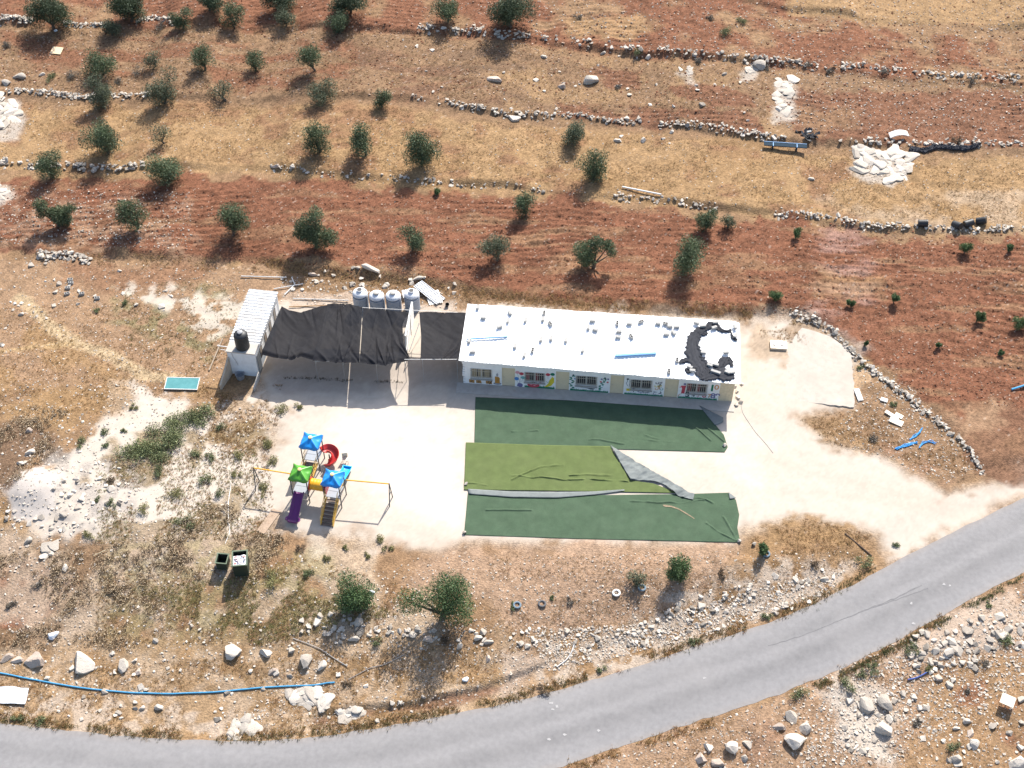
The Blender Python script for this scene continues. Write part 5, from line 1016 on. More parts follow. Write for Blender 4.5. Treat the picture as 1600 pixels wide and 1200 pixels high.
# boulders
def boulder(u, v, wpx, hpx, label, group=None, k=None, tilt=.3, name='boulder', cat='boulder'):
    p = G(u, v+hpx*.15); s = px_per_m(p); sx = wpx/2/s/.80; sy = hpx/2/s/.80; z = min(sx, sy)*.75
    o = stone_obj(name, RK[random.randrange(len(RK)) if k is None else k], (p[0], p[1], p[2]+z*.08), (sx, sy, z), random.uniform(-.4, .4), None, tilt); return tag(o, label, cat, group)
for u, v, a, b, l in ((925, 123, 24, 22, 'big grey boulder with a dark crack between the upper stone walls'), (879, 134, 15, 17, 'pointed white boulder beside the big cracked grey one'), (803, 183, 22, 14, 'flat white boulder at the edging under the largest dark tree'), (775, 123, 24, 14, 'low pair-shaped pale boulder on the brown stubble'), (432, 259, 20, 10, 'flat pale boulder at the lower edge of the straw terrace'), (850, 88, 10, 9, 'small white boulder below the bend of the highest wall'), (942, 82, 8, 10, 'small upright white stone near the grey-green wall shrub'), (1013, 88, 10, 10, 'pale lump of rock against the long straight wall'), (1005, 218, 12, 11, 'round white boulder alone in the straw'), (965, 219, 12, 10, 'white boulder with dark gravel beside it in the straw'), (1268, 279, 10, 8, 'round white stone alone in the straw below the blue bench'), (58, 1030, 36, 34, 'large tan boulder above the blue pipe'), (132, 1032, 38, 36, 'large white pitted boulder above the blue pipe'), (194, 1038, 22, 22, 'pinkish boulder among dry thistles above the blue pipe'), (217, 1048, 12, 18, 'narrow upright pale stone beside the pinkish boulder'), (12, 1026, 26, 12, 'low flat grey rock ledge near the large tan boulder'), (30, 1030, 24, 14, 'ledge of grey rock touching the large tan boulder'), (366, 1015, 36, 24, 'brownish boulder in the shrubs above the bend of the road'), (478, 1028, 20, 28, 'tilted pale block of stone among rubble'), (428, 1048, 20, 10, 'grey broken concrete lump on the tan bank'), (503, 1038, 14, 18, 'pale stone beside the tilted block'), (416, 1018, 18, 18, 'rough white boulder beside the green shrubs'), (250, 1104, 14, 14, 'white round stone alone on the tan verge'), (222, 1105, 9, 9, 'small white stone next to a larger one on the tan verge'), (613, 1097, 10, 9, 'white stone lying on the lip of the dirt cutting'), (560, 970, 20, 18, 'grey rock in the shade of the bushy green tree'), (670, 997, 14, 14, 'dark grey rock shaded by the big green tree'), (552, 997, 18, 12, 'flat white rock below the bushy green tree'), (748, 995, 14, 12, 'pale block on the bank beside the big green tree'), (765, 1002, 16, 10, 'second pale block on the bank beside the big green tree'), (763, 1028, 10, 12, 'white upright stone on the tan bank below the big green tree'),
    (1355, 1095, 22, 46, 'tallest slab of rock standing in the rubble below the road'), (1381, 1092, 22, 36, 'leaning slab beside the tallest one below the road'), (1383, 1137, 26, 28, 'big angular tan boulder under the standing slabs'), (1242, 1155, 34, 28, 'wide flat-topped boulder at the edge of the pale scree'), (1237, 1118, 26, 22, 'white sharp boulder uphill of the wide flat-topped one'), (1219, 1135, 26, 16, 'low dark-faced rock beside the sharp white boulder'), (1258, 1135, 22, 22, 'tan boulder between the flat-topped and white ones'), (1522, 1158, 16, 20, 'bright white rounded boulder on the ochre ground'), (1517, 1145, 12, 14, 'smaller white boulder touching the bright rounded one'), (1492, 1184, 28, 16, 'broad pale boulder half sunk in the ochre ground'), (1590, 1190, 40, 26, 'big pale rock sheet at the far corner below the road'), (1095, 1183, 22, 24, 'white square-cut boulder in the verge below the road'), (1107, 1165, 14, 16, 'small white boulder just under the road edge'), (1143, 1165, 22, 22, 'white faceted boulder in the group below the road'), (1168, 1160, 12, 18, 'upright pale stone beside the white faceted boulder'), (1123, 1190, 20, 18, 'pinkish boulder beside the square-cut one'), (1163, 1183, 14, 14, 'grey chipped stone downhill of the faceted boulder'), (1484, 1068, 16, 12, 'pale boulder on the red soil edge of the scree'), (1467, 1058, 12, 14, 'whitish boulder among the loose scree above the red soil'), (1390, 1122, 16, 14, 'tan stone resting against the big angular boulder'), (1594, 985, 14, 14, 'white boulder on the rubble heap beside a green shrub'), (1575, 982, 16, 12, 'flat white boulder topping the rubble heap'), (1592, 1006, 14, 12, 'pale boulder at the foot of the rubble heap'), (1595, 1092, 14, 12, 'pale boulder near the cream board'), (1511, 1125, 12, 14, 'upright white boulder near a grey twiggy plant'), (1495, 1137, 12, 8, 'low white stone in the pale scatter'),
    (33, 490, 8, 8, 'white stone on the bare earth beside the footpath start'), (45, 672, 14, 10, 'pale stone under the thistle slope'), (47, 705, 14, 14, 'round pale stone by the grey mound'), (35, 722, 16, 10, 'flat pale stone by the grey mound'), (44, 843, 12, 12, 'dark-edged stone below the grey mound'), (102, 885, 12, 14, 'tan stone below the crumbling pale rock'), (30, 118, 20, 14, 'pale flat rock near the bare white rock sheet'), (10, 128, 14, 12, 'white rock at the end of the grey stacked wall'), (65, 116, 10, 8, 'small white rock next to the flat one on the upper strip'), (582, 419, 30, 12, 'long pale slab on the bank behind the white tanks'), (490, 428, 14, 8, 'pale stone on the bank under the widest olive'), (652, 434, 18, 8, 'flat stone on the bank beside the metal sheets'), (1186, 100, 22, 20, 'jagged white outcrop under the long straight wall')):
    boulder(u, v, a, b, l)
BZ_ = [('loose pale stone on the rubble heap below the asphalt road', 'stones in the scree below the road', [(1425, 985), (1490, 975), (1560, 960), (1600, 970), (1600, 1010), (1540, 1035), (1490, 1070), (1440, 1060), (1420, 1020)], 95, 5, 15),
       ('loose pale stone in the fan of scree beside the standing slabs', 'stones beside the standing slabs', [(1320, 1080), (1400, 1080), (1460, 1090), (1450, 1110), (1400, 1120), (1390, 1170), (1340, 1190), (1310, 1150)], 70, 4, 11),
       ('loose stone scattered on the ochre ground below the scree', 'stones on the ochre ground', [(1400, 1130), (1480, 1110), (1600, 1100), (1600, 1195), (1440, 1195)], 35, 4, 11),
       ('loose stone on the rubble bank above the asphalt road', 'stones on the rubble bank', [(800, 980), (900, 985), (1000, 975), (1100, 925), (1200, 900), (1300, 880), (1330, 900), (1250, 950), (1100, 990), (980, 1015), (850, 1020), (790, 1000)], 170, 4, 10),
       ('loose stone in the rubble around the two green trees', 'stones around the green trees', [(470, 960), (560, 955), (620, 975), (760, 985), (780, 1010), (700, 1015), (600, 990), (500, 1015), (470, 1000)], 70, 4, 12),
       ('loose stone among weeds on the tan bank by the road bend', 'stones on the tan bank', [(0, 1050), (200, 1000), (300, 975), (420, 980), (480, 1010), (560, 1060), (700, 1100), (560, 1140), (300, 1140), (0, 1115)], 110, 3.5, 9),
       ('loose white stone on the limestone slope beside the grey mound', 'stones on the limestone slope', [(90, 730), (180, 720), (220, 780), (160, 820), (100, 830), (20, 830), (0, 790), (70, 800)], 80, 4, 10),
       ('loose stone lying in the earth below the red terrace', 'stones on the lower earth', [(0, 400), (170, 420), (280, 440), (260, 490), (100, 480), (0, 560)], 40, 3.5, 9),
       ('loose stone at the foot of the bank behind the white tanks', 'stones behind the tanks', [(440, 430), (560, 415), (720, 440), (720, 470), (640, 450), (440, 455)], 30, 4, 9),
       ('loose stone on the terraces between the stone walls', 'stones on the terraces', [(600, 60), (1200, 105), (1200, 240), (900, 210), (640, 145)], 60, 3.5, 9)]
ALLS = []
for lab, grp, poly, n, s0, s1 in BZ_:
    q = sample_poly(poly, n); PP = G(q[:, 0], q[:, 1])
    for p in PP: k = px_per_m(p); s = random.uniform(s0, s1)/k*.75*(random.random()*.6+.6); ALLS.append((s*k, s, p, lab, grp))
ALLS.sort(key=lambda e: -e[0])
for _, s, p, lab, grp in ALLS[:230]:
    tag(stone_obj('stone', ST[random.randrange(len(ST))], (p[0], p[1], p[2]+s*.15), (s, s*random.uniform(.7, 1.1), s*.7), random.uniform(0, 6.3), None), lab, 'stone', grp)
REST = ALLS[230:]
# bedrock outcrops: low blocks of bare limestone
def outcrop(label, px, n, s0, s1, z=0.):
    q = sample_poly(px, n); P = G(q[:, 0], q[:, 1]); c = P.mean(0); e = empty('rock_outcrop', c.tolist(), 0, label, 'rock')
    for p in P:
        s = random.uniform(s0, s1); stone_obj('rock', RK[random.choice((1, 2, 4, 5, 7, 8))], Vector((p-c).tolist())+Vector((0, 0, -.02)), (s*random.uniform(.8, 1.5), s, s*random.uniform(.18, .32)), random.uniform(0, 6.3), e, .1)
outcrop('broad sheet of bare white rock at the end of the grey stacked wall', [(-30, 140), (16, 148), (30, 172), (20, 196), (-30, 202)], 34, .5, 1.0)
outcrop('smaller bare white rock at the side of the red terrace', [(-15, 282), (14, 284), (14, 300), (-15, 316)], 12, .4, .8)
outcrop('tall streak of bare white rock crossing the upper ploughed strip', [(1216, 116), (1240, 116), (1244, 138), (1236, 176), (1212, 176)], 26, .35, .75)
outcrop('large patch of bare cracked white rock in the straw terrace', [(1334, 230), (1400, 228), (1422, 242), (1428, 266), (1400, 282), (1346, 270)], 60, .4, .9)
outcrop('knob of bare white rock below the long straight wall', [(1164, 98), (1184, 98), (1183, 115), (1160, 113)], 9, .3, .6)
outcrop('low bare rock patch on the stubble under the long straight wall', [(1060, 106), (1084, 104), (1080, 117)], 7, .3, .5)
outcrop('flat weathered rock sheet beside the end of the blue pipe', [(445, 1078), (500, 1074), (522, 1086), (512, 1100), (460, 1098)], 22, .3, .7)
outcrop('long white rock ledge in the road cutting', [(525, 1112), (560, 1104), (580, 1108), (578, 1118), (530, 1122)], 14, .3, .6)
outcrop('white rock outcrop at the verge of the road bend', [(365, 1125), (400, 1122), (402, 1145), (362, 1148)], 14, .3, .6)
outcrop('crumbling pale rock at the thistle edge', [(60, 850), (90, 850), (95, 872), (62, 874)], 9, .3, .6)
for u, v, l in ((728, 757, 'white stone holding the corner of the olive turf strip'), (726, 833, 'pale stone holding the free corner of the streaked turf strip'), (1132, 697, 'white stone holding the far end of the terrace-side turf strip'), (1155, 847, 'white stone holding the torn end of the streaked turf strip'), (1178, 851, 'round white stone beside the small round sapling')):
    p = G(u, v); tag(stone_obj('stone', ST[random.randrange(8)], (p[0], p[1], p[2]+.13), (.2, .18, .16), 1., None), l, 'stone')
for u, v in ((1150, 612), (1153, 622), (1157, 630), (1150, 633), (1148, 605), (1160, 600)):
    p = G(u, v); tag(stone_obj('stone', ST[random.randrange(8)], (p[0], p[1], p[2]+.05), (.26, .22, .2), u, None), 'rough stone piled at the cream end of the school', 'stone', 'stones at the school end')

TS = [hull(11, 700+i, .85) for i in range(6)]; n = len(REST); rs = np.array([e[1] for e in REST]); rp_ = np.array([e[2] for e in REST]); rp_[:, 2] += rs*.12
gravel_m = mat('gravel_stone', rough=.95, var=.12, scale=5., spec=.1, attr=True)
tag(link('loose_rubble', scatter_mesh('loose_rubble', TS, rp_, np.c_[rs, rs*RNG.uniform(.7, 1.1, n), rs*.7], RNG.uniform(0, 6.3, n), RNG.normal(0, .2, (n, 2)), np.array((.52, .46, .39))*RNG.uniform(.7, 1.15, (n, 1))), gravel_m), 'loose pale rubble strewn over banks and scree', 'rubble', kind='stuff')

# ------------------------------------------------------------------ found objects
def gobj(name, mb, m, u, v, rz, label, cat, lift=0., tilt=(0, 0), smooth=False, group=None):
    p = G(u, v, lift); return tag(mb.build(name, m, None, smooth, loc=p.tolist(), rot=(tilt[0], tilt[1], rz)), label, cat, group)
def gtube(name, px, r_, m, label, cat, lift=0., n=8, sub=6, group=None):
    P = resample(gpts(px), max(len(px)*sub, 4)) if len(px) > 2 else gpts(px)
    if len(px) > 2: P = smooth_line(P, 3)
    P[:, 2] = ground_z(P[:, 0], P[:, 1])+r_*.8+lift; c = P[0].copy(); o = MB().tube([tuple(q-c) for q in P], r_, n).build(name, m, None, True, loc=c.tolist()); return tag(o, label, cat, group)
teal = mat('teal_board', (.055, .20, .21), .6, .1, 2., dirt=(.10, .25, .26), dirt_amt=.4)
b = empty('teal_board', G(285, 601, .1), -.03, 'flat teal board with pale rim lying by the footpath', 'board'); MB().box((-1.2, -.55, 0), (1.2, .55, .05)).build('panel', teal, b)
m = MB(); m.box((-1.25, -.6, -.01), (1.25, -.55, .065)); m.box((-1.25, .55, -.01), (1.25, .6, .065)); m.box((-1.25, -.55, -.01), (-1.2, .55, .065)); m.box((1.2, -.55, -.01), (1.25, .55, .065)); m.build('rim', galv, b)
# dumpsters
dgreen = mat('bin_dark_green', (.022, .034, .024), .5, .15, 4., spec=.4); dgl = mat('bin_rim_green', (.10, .13, .085), .6)
def dump(u, v, L_, W_, H_, rz, label, fill):
    d = empty('waste_container', G(u, v, -.02), rz, label, 'waste bin'); t = .04; a, b_ = L_/2, W_/2
    def wl(x0, y0, x1, y1, n_='wall'):
        MB().box((x0, y0, .12), (x1, y1, H_)).build(n_, dgreen, d)
    wl(-a, -b_, a, -b_+t); wl(-a, b_-t, a, b_); wl(-a, -b_+t+.002, -a+t, b_-t-.002); wl(a-t, -b_+t+.002, a, b_-t-.002); MB().box((-a+t, -b_+t, .12), (a-t, b_-t, .16)).build('floor', dgreen, d)
    m = MB(); e = .05
    for q in (((-a-e, -b_-e), (a+e, -b_+.03)), ((-a-e, b_-.03), (a+e, b_+e)), ((-a-e, -b_+.03), (-a+.03, b_-.03)), ((a-.03, -b_+.03), (a+e, b_-.03))): m.box((*q[0], H_+.003), (*q[1], H_+.05))
    m.build('rim', dgl, d)
    for x in (-a+.12, a-.12):
        for y in (-b_+.12, b_-.12): MB().lathe([(.09, -.03), (.09, .03)], 12).build('wheel', blk_pl, d, loc=(x, y, .09), rot=(math.pi/2, 0, 0))
    if fill == 'bags':
        rr = random.Random(3); wb = mat('white_rubbish', (.72, .72, .74), .5, .1, 6.); rb = mat('red_rubbish', (.55, .22, .2), .6)
        n = 18; X, Y = np.meshgrid(np.linspace(-a+t, a-t, n), np.linspace(-b_+t, b_-t-.22, n)); Z = H_-.12+.28*(fbm(X*4+3, Y*4, 1., 3, 3)-.4); ii = np.arange(n*n).reshape(n, n)
        link('rubbish_heap', np_mesh('rubbish_heap', np.stack([X, Y, Z], -1).reshape(-1, 3), np.stack([ii[:-1, :-1], ii[:-1, 1:], ii[1:, 1:], ii[1:, :-1]], -1).reshape(-1, 4)), wb, d)
        for k in range(12): x, y = rr.uniform(-a+.15, a-.15), rr.uniform(-b_+.15, b_-.4); MB().cbox((0, 0, 0), (.12, .09, .06)).build('rubbish', rb if k % 2 else gl, d, loc=(x, y, H_+.03), rot=(rr.random(), rr.random(), rr.random()*3))
    else: MB().box((-a+t+.01, -b_+t+.01, .16), (a-t-.01, 0, .22)).build('sediment', tan_wall, d)
    return d
dump(379, 890, .95, 1.15, 1.35, .10, 'large dark green waste container heaped with white rubbish', 'bags'); dump(350, 884, .72, .75, .85, -.1, 'small empty olive green waste bin with pale rim', 'e')
bagm = mat('black_bag', (.02, .02, .022), .35, .1, spec=.5)
def blob(name, u, v, r_, m, label, cat, seed, lift=0., flat=.6):
    me = rock_mesh(seed, m, 3); p = G(u, v); o = link(name, me, None, None, (p[0], p[1], p[2]+r_*flat*.5+lift)); o.scale = (r_, r_*.85, r_*flat); return tag(o, label, cat)
blob('rubbish_bag', 341, 888, .28, bagm, 'black rubbish bag leaning on the small empty bin', 'bag', 31); blob('rubbish_bag', 374, 897, .3, bagm, 'crumpled black bag at the foot of the large waste container', 'bag', 32)
silver = mat('silver_foil', (.62, .66, .70), .35, .1, 6., .5, 12, spec=.5)
blob('foil_bag', 84, 994, .5, silver, 'crumpled silver white sack among the thistles', 'sack', 33, 0, .4); blob('plastic_bag', 87, 49, .22, silver, 'small white bag under the broad dark tree', 'bag', 34); blob('plastic_bag', 581, 926, .3, silver, 'pale blue-white rag beside the bushy green tree', 'rag', 35, 0, .4); blob('plastic_bag', 727, 1062, .3, silver, 'dirty white bag on the bank of the cutting', 'bag', 36, 0, .4)
# silver sheet
S, F_, uu, vv = coons(gpts([(-12, 1077), (20, 1074), (46, 1077)]), gpts([(46, 1077), (40, 1102)]), gpts([(-12, 1100), (40, 1102)]), gpts([(-12, 1077), (-12, 1100)]), 30, 16)
S[..., 2] = ground_z(S[..., 0], S[..., 1])+.08+.12*fbm(S[..., 0]*2, S[..., 1]*2, 1., 3, 3); c = S.reshape(-1, 3).mean(0); o = link('foil_sheet', np_mesh('foil_sheet', S.reshape(-1, 3)-c, F_), silver, loc=c.tolist()); thick(o, .01); tag(o, 'crumpled silver foil sheet lying between blue pipe and road', 'sheet')
pipe_b = mat('blue_pipe', (.06, .28, .48), .45, .1, 5., spec=.4)
gtube('water_pipe', [(-20, 1048), (0, 1052), (60, 1064), (130, 1076), (200, 1083), (270, 1085), (340, 1082), (420, 1074), (523, 1067)], .05, pipe_b, 'long blue water pipe curving along the tan bank', 'pipe', .02)
gtube('water_pipe', [(1580, 610), (1625, 596)], .08, pipe_b, 'short thick blue pipe lying on the red field edge', 'pipe', .05)
gtube('hose', [(1418, 1063), (1432, 1060), (1440, 1056), (1450, 1050)], .045, mat('dark_blue_hose', (.06, .10, .30), .5), 'dark blue hose piece on the rubble below the road', 'hose', .05)
gtube('hose', [(458, 998), (480, 1006), (500, 1014), (520, 1028), (543, 1042)], .024, steel, 'grey hose running down from the white rubble', 'hose', .04); gtube('hose', [(545, 1062), (580, 1043), (600, 1040), (632, 1023)], .02, steel, 'grey hose curving up toward the big green tree', 'hose', .04)
gtube('cable', [(361, 755), (357, 785), (357, 815), (360, 830), (352, 850)], .02, galv, 'thin pale cable hanging down the weedy slope beside the playground', 'cable', .03)
gtube('cable', [(1157, 625), (1160, 645), (1180, 675), (1198, 695), (1208, 708)], .012, steel, 'thin dark cable trailing over the gravel from the school end', 'cable', .01)
gtube('pole', [(1320, 834), (1362, 869)], .04, mat('dark_wood', (.10, .07, .055), .9), 'dark wooden pole lying on the straw above the road', 'pole', .03); gtube('branch', [(870, 1043), (885, 1032), (893, 1020), (897, 1008)], .04, galv, 'bleached branch on the rubble bank above the road', 'branch', .04); gtube('branch', [(147, 870), (166, 861)], .03, mat('pale_wood', (.5, .42, .28), .9), 'short pale stick in the dry thistles', 'stick', .1)
for i, (a, c_, l) in enumerate((((377, 433), (448, 435), 'white pipe lying along the bank above the cabin'), ((428, 453), (474, 445), 'white pipe end crossing two others on the bank'), ((445, 462), (461, 446), 'short white pipe under the crossing one'), ((461, 446), (456, 435), 'stub of white pipe pointing up the bank'), ((458, 468), (545, 471), 'long pale pipe behind the sagging cloth'), ((452, 481), (530, 478), 'rusty tan pipe close behind the sagging cloth'))):
    gtube('pipe', [a, c_], .045, galv if i != 5 else mat('rust_tan', (.35, .22, .12), .9), l, 'pipe', .08)
gtube('plank', [(327, 580), (348, 530)], .06, wood, 'weathered plank lying beside the cabin wall', 'plank', .04)
# corrugated sheets by the tanks
def sheet(u, v, L_, W_, rz, label, m, tilt=(0, 0), lift=.12):
    nx_, ny_ = 60, 4; X, Y = np.meshgrid(np.linspace(-W_/2, W_/2, nx_), np.linspace(-L_/2, L_/2, ny_)); Z = .03*np.sin(X*2*np.pi/.2); ii = np.arange(nx_*ny_).reshape(ny_, nx_); p = G(u, v, lift)
    o = link('metal_sheet', np_mesh('metal_sheet', np.stack([X, Y, Z], -1).reshape(-1, 3), np.stack([ii[:-1, :-1], ii[:-1, 1:], ii[1:, 1:], ii[1:, :-1]], -1).reshape(-1, 4)), m, None, p.tolist(), (tilt[0], tilt[1], rz)); thick(o, .008); return tag(o, label, 'metal sheet')
sheet(671, 460, 2.6, 1.0, .85, 'grey ribbed metal sheet leaning beside the end tank', mat('zinc', (.46, .47, .48), .4, .08, 4., metal=.3), (.12, .1), .25); sheet(678, 466, 1.4, 1.1, .3, 'white ribbed sheet lying under the grey ribbed one', cr, (.05, 0), .1); sheet(634, 463, .8, .5, .2, 'white sheet offcut squeezed between the end tanks', cr, (.1, 0), .3)
gobj('bucket', MB().lathe([(.12, 0), (.16, .3), (.15, .3), (.11, .03)], 14), blk_pl, 698, 478, 0, 'small black bucket on the red earth behind the taut cloth', 'bucket', 0, (.3, .2), True)
# loose blocks
for u, v, rz, l in ((110, 438, .1, 'grey concrete block topmost of the loose row on bare earth'), (111, 443, 0., 'grey concrete block touching the topmost one on bare earth'), (106, 451, .1, 'grey concrete block in the middle of the loose row'), (105, 460, .4, 'grey concrete block at the lower end of the loose row'), (128, 460, .3, 'tilted concrete block apart from the loose row'), (152, 467, .2, 'pale concrete block beside the footpath stones')):
    tag(link('concrete_block', blk, None, None, G(u, v, .0).tolist(), (.05, .05, rz)), l, 'block')
pale_w = mat('pale_board', (.60, .46, .30), .8, .08)
gobj('board', MB().box((-.5, -.5, 0), (.5, .5, .04)), pale_w, 89, 80, -.1, 'square pale board lying in the red earth near the top wall', 'board', .06, (.05, .05))
gobj('board', MB().box((-.32, -1.05, 0), (.32, 1.05, .05)), mat('brown_board', (.34, .25, .18), .85, .1), 420, 815, -.45, 'brown board lying flat beside the purple slide', 'board', .02)
# plastic chair
ch = empty('plastic_chair', G(540, 722), .15, 'small cream plastic chair standing behind the blue slide', 'chair'); cpl = pl('chair_cream', (.62, .52, .40), .5)
MB().box((-.2, -.2, .36), (.2, .2, .40)).build('seat', cpl, ch); MB().box((-.2, .19, .40), (.2, .22, .80)).build('backrest', cpl, ch)
for x in (-.17, .17):
    for y in (-.17, .19): MB().tube([(x*1.1, y*1.1, 0), (x, y, .36)], .02, 6).build('leg', cpl, ch)
# concrete pad and slab with lids
pad_px = [(1190, 560), (1228, 548), (1240, 528), (1252, 512), (1290, 524), (1328, 546), (1334, 600), (1335, 638), (1300, 634), (1260, 628), (1225, 622), (1192, 604)]
P = gpts(pad_px)[:, :2]; pc = P.mean(0); pz = float(np.max(ground_z(P[:, 0], P[:, 1])))
d = np.vstack([P, P[:1]]); d = resample(d, 90)[:-1]; d += .09*(np.random.default_rng(2).random(d.shape)-.5)
zt = .10*sstep((d[:, 0]-pc[0]+.6)/2.2)-.06*sstep((pc[0]-1.2-d[:, 0])/1.5); gd = ground_z(d[:, 0], d[:, 1]); k = len(d)
V_ = [(x-pc[0], y-pc[1], g_+q-pz) for (x, y), q, g_ in zip(d, zt, gd)]; V_ += [(x, y, -.4) for x, y, _ in V_]; cz = float(ground_z(*pc))-pz+.05; V_.append((0, 0, cz))
o = MB().add(V_, [(i, (i+1) % k, 2*k) for i in range(k)]+[(i, i+k, (i+1) % k+k, (i+1) % k) for i in range(k)]).build('concrete_pad', mat('pad_concrete', (.40, .355, .305), .95, .12, 2., .3, 30, dirt=(.33, .285, .24), dirt_amt=.7, dirt_scale=.5), None, True, loc=(pc[0], pc[1], pz)); tag(o, kind='structure')
s_ = empty('cover_slab', G(1216, 541, .02), -.08, 'cream cover slab with two round grey lids near the concrete pad', 'slab'); MB().box((-.62, -.42, -.1), (.62, .42, .18)).build('slab', cpl, s_)
for x in (-.32, .3): MB().lathe([(.13, .18), (.13, .215), (.05, .22)], 16).build('lid', gl, s_, loc=(x, -.02, .002))
wblock = mat('white_block', (.68, .66, .62), .8, .06)
for u, v, a, b_, rz, l in ((1341, 618, .2, .55, .15, 'white concrete post lying at the pad corner'), (1381, 626, .26, .16, -.4, 'small white block in the straw beside the rubble wall'), (1393, 650, .55, .14, -.75, 'narrow cream board crossing the wide one'), (1400, 660, .5, .25, -.55, 'wide cream board on the straw near the blue scraps'), (1404, 651, .3, .18, -.6, 'short cream board behind the wide one')):
    gobj('board' if 'board' in l else 'block', MB().box((-a, -b_, 0), (a, b_, .09)), wblock if 'white' in l else cpl, u, v, rz, l, 'board' if 'board' in l else 'block', .05, (.06, .04))
bl_s = mat('blue_plastic', (.02, .24, .55), .4, .2, 8., spec=.5)
for k, (px, l) in enumerate((([(1400, 702), (1412, 697), (1425, 693), (1432, 692)], 'thick twisted blue plastic strip in the straw'), ([(1421, 687), (1430, 683), (1436, 677), (1440, 671)], 'blue plastic strip with frayed upper end'), ([(1436, 700), (1442, 693), (1452, 690), (1462, 694)], 'thin arched blue plastic scrap'))):
    e = empty('plastic_strip', G(*px[0]), 0, l, 'plastic scrap'); rr = np.random.default_rng(k); c = np.array(e.location)
    for j in range(7 if k < 2 else 3):
        Q = resample(gpts([(u+rr.normal(0, 1.2), v+rr.normal(0, 1.1)) for u, v in px]), 14); Q[:, 2] = ground_z(Q[:, 0], Q[:, 1])+.04+.05*rr.random(14); MB().tube([tuple(q-c) for q in Q], .028, 5).build('strand', bl_s, e)
# bench with straps
dkp = mat('dark_blue_plank', (.03, .045, .06), .95, .1, spec=.03)
bn = empty('bench', G(1226, 233), -.11, 'long dark bench tied with blue straps beside a rubble edging', 'bench'); MB().box((-1.85, -.26, .42), (1.85, .26, .50)).build('seat', dkp, bn); MB().box((-1.85, .22, .503), (1.85, .26, .53)).build('rim', blue_paint, bn)
for x in (-1.05, 1.0):
    MB().box((x-.05, -.24, 0), (x+.05, -.16, .417)).build('leg', dkp, bn); MB().box((x-.05, .16, 0), (x+.05, .24, .417)).build('leg', dkp, bn)
    m = MB(); m.box((x-.03, -.275, .40), (x+.03, -.263, .51)); m.box((x-.03, -.275, .505), (x+.03, .19, .512)); m.build('strap', blue_paint, bn)
gobj('concrete_post', MB().box((-.12, -.3, 0), (.12, .3, .25)), conc_lt, 1209, 218, .4, 'pale concrete stump behind the dark bench', 'post', 0)
# crumpled black plastic
bp0 = G(1263, 212); bp = empty('black_tarp_heap', bp0, 0, 'heap of crumpled black plastic with pale stones inside', 'tarp')
rr = np.random.default_rng(4)
for k in range(22):
    a = rr.uniform(0, 6.28); x, y = rr.normal(0, .35, 2); q = MB().add([(x, y, .02), (x+.5*math.cos(a), y+.5*math.sin(a), .05+.3*rr.random()), (x+.45*math.cos(a+.8), y+.4*math.sin(a+.8), .05+.35*rr.random()), (x+.3*math.cos(a+1.8), y+.3*math.sin(a+1.8), .02)], [(0, 1, 2), (0, 2, 3)]).build('fold', bagm, bp)
MB().box((-.22, -.08, 0), (.22, .08, .14)).build('block', conc, bp, loc=(.0, .12, .28), rot=(.2, .1, .4))
P = resample(gpts([(1420, 234), (1445, 237), (1460, 230), (1480, 231), (1510, 234), (1533, 226)]), 70); P = smooth_line(P, 2); ac = 11; s = np.linspace(-.5, .5, ac); rr = np.random.default_rng(9)
V = np.zeros((70, ac, 3)); W_ = .55*(.6+.8*rr.random(70)); W_ = np.convolve(W_, np.ones(5)/5, 'same'); V[..., 0] = P[:, 0:1]+.15*s; V[..., 1] = P[:, 1:2]+s[None]*W_[:, None]; V[..., 2] = ground_z(V[..., 0], V[..., 1])+.03+.14*rr.random((1, ac))+.09*rr.random((70, ac)); c = P.mean(0); ii = np.arange(70*ac).reshape(70, ac)
o = link('black_plastic_strip', np_mesh('black_plastic_strip', (V-c).reshape(-1, 3), np.stack([ii[:-1, :-1], ii[:-1, 1:], ii[1:, 1:], ii[1:, :-1]], -1).reshape(-1, 4)), tarp_dark, loc=c.tolist()); tag(o, 'long crumpled black plastic strip beside the bare white rock', 'tarp')
n = 14; m = MB()
for i in range(n):
    t = i/(n-1); x = -.85+1.7*t; z = .25+.22*math.sin(math.pi*t)
    m.v += [(x, -.3, z), (x, .3, z+.12), (x, .3, z+.03), (x, -.3, z-.08)]
for i in range(n-1):
    for k in range(4): m.f.append((4*i+k, 4*i+(k+1) % 4, 4*i+4+(k+1) % 4, 4*i+4+k))
m.f += [(0, 1, 2, 3), (4*n-4, 4*n-3, 4*n-2, 4*n-1)]; gobj('curved_panel', m, wblock, 1403, 216, .15, 'white arched panel lying on the wall above the bare rock', 'panel', .1, (-.1, 0))
gtube('beam', [(972, 294), (1033, 306)], .07, wblock, 'long white beam lying at the straw terrace edge', 'beam', .1)
# drums
for i, (u, v, rz, tl, l) in enumerate(((1441, 353, 1.4, 1.4, 'black ribbed drum lying apart from the other three'), (1494, 356, .6, 1.2, 'black ribbed drum tipped over beside two more'), (1512, 353, 1.9, 1.5, 'black ribbed drum lying between its neighbours'), (1532, 349, 1.2, 1.1, 'black ribbed drum at the end of the group of three'))):
    e = empty('black_drum', G(u, v, .3), rz, l, 'drum'); pr = [(.28, -.4)]+[(.31 if k % 2 else .285, -.38+k*.095) for k in range(9)]+[(.28, .4)]
    MB().lathe(pr, 18).build('body', blk_pl, e, True, rot=(tl, 0, 0)); MB().lathe([(.24, .402), (.24, .415)], 16).build('mouth', bagm, e, rot=(tl, 0, 0))
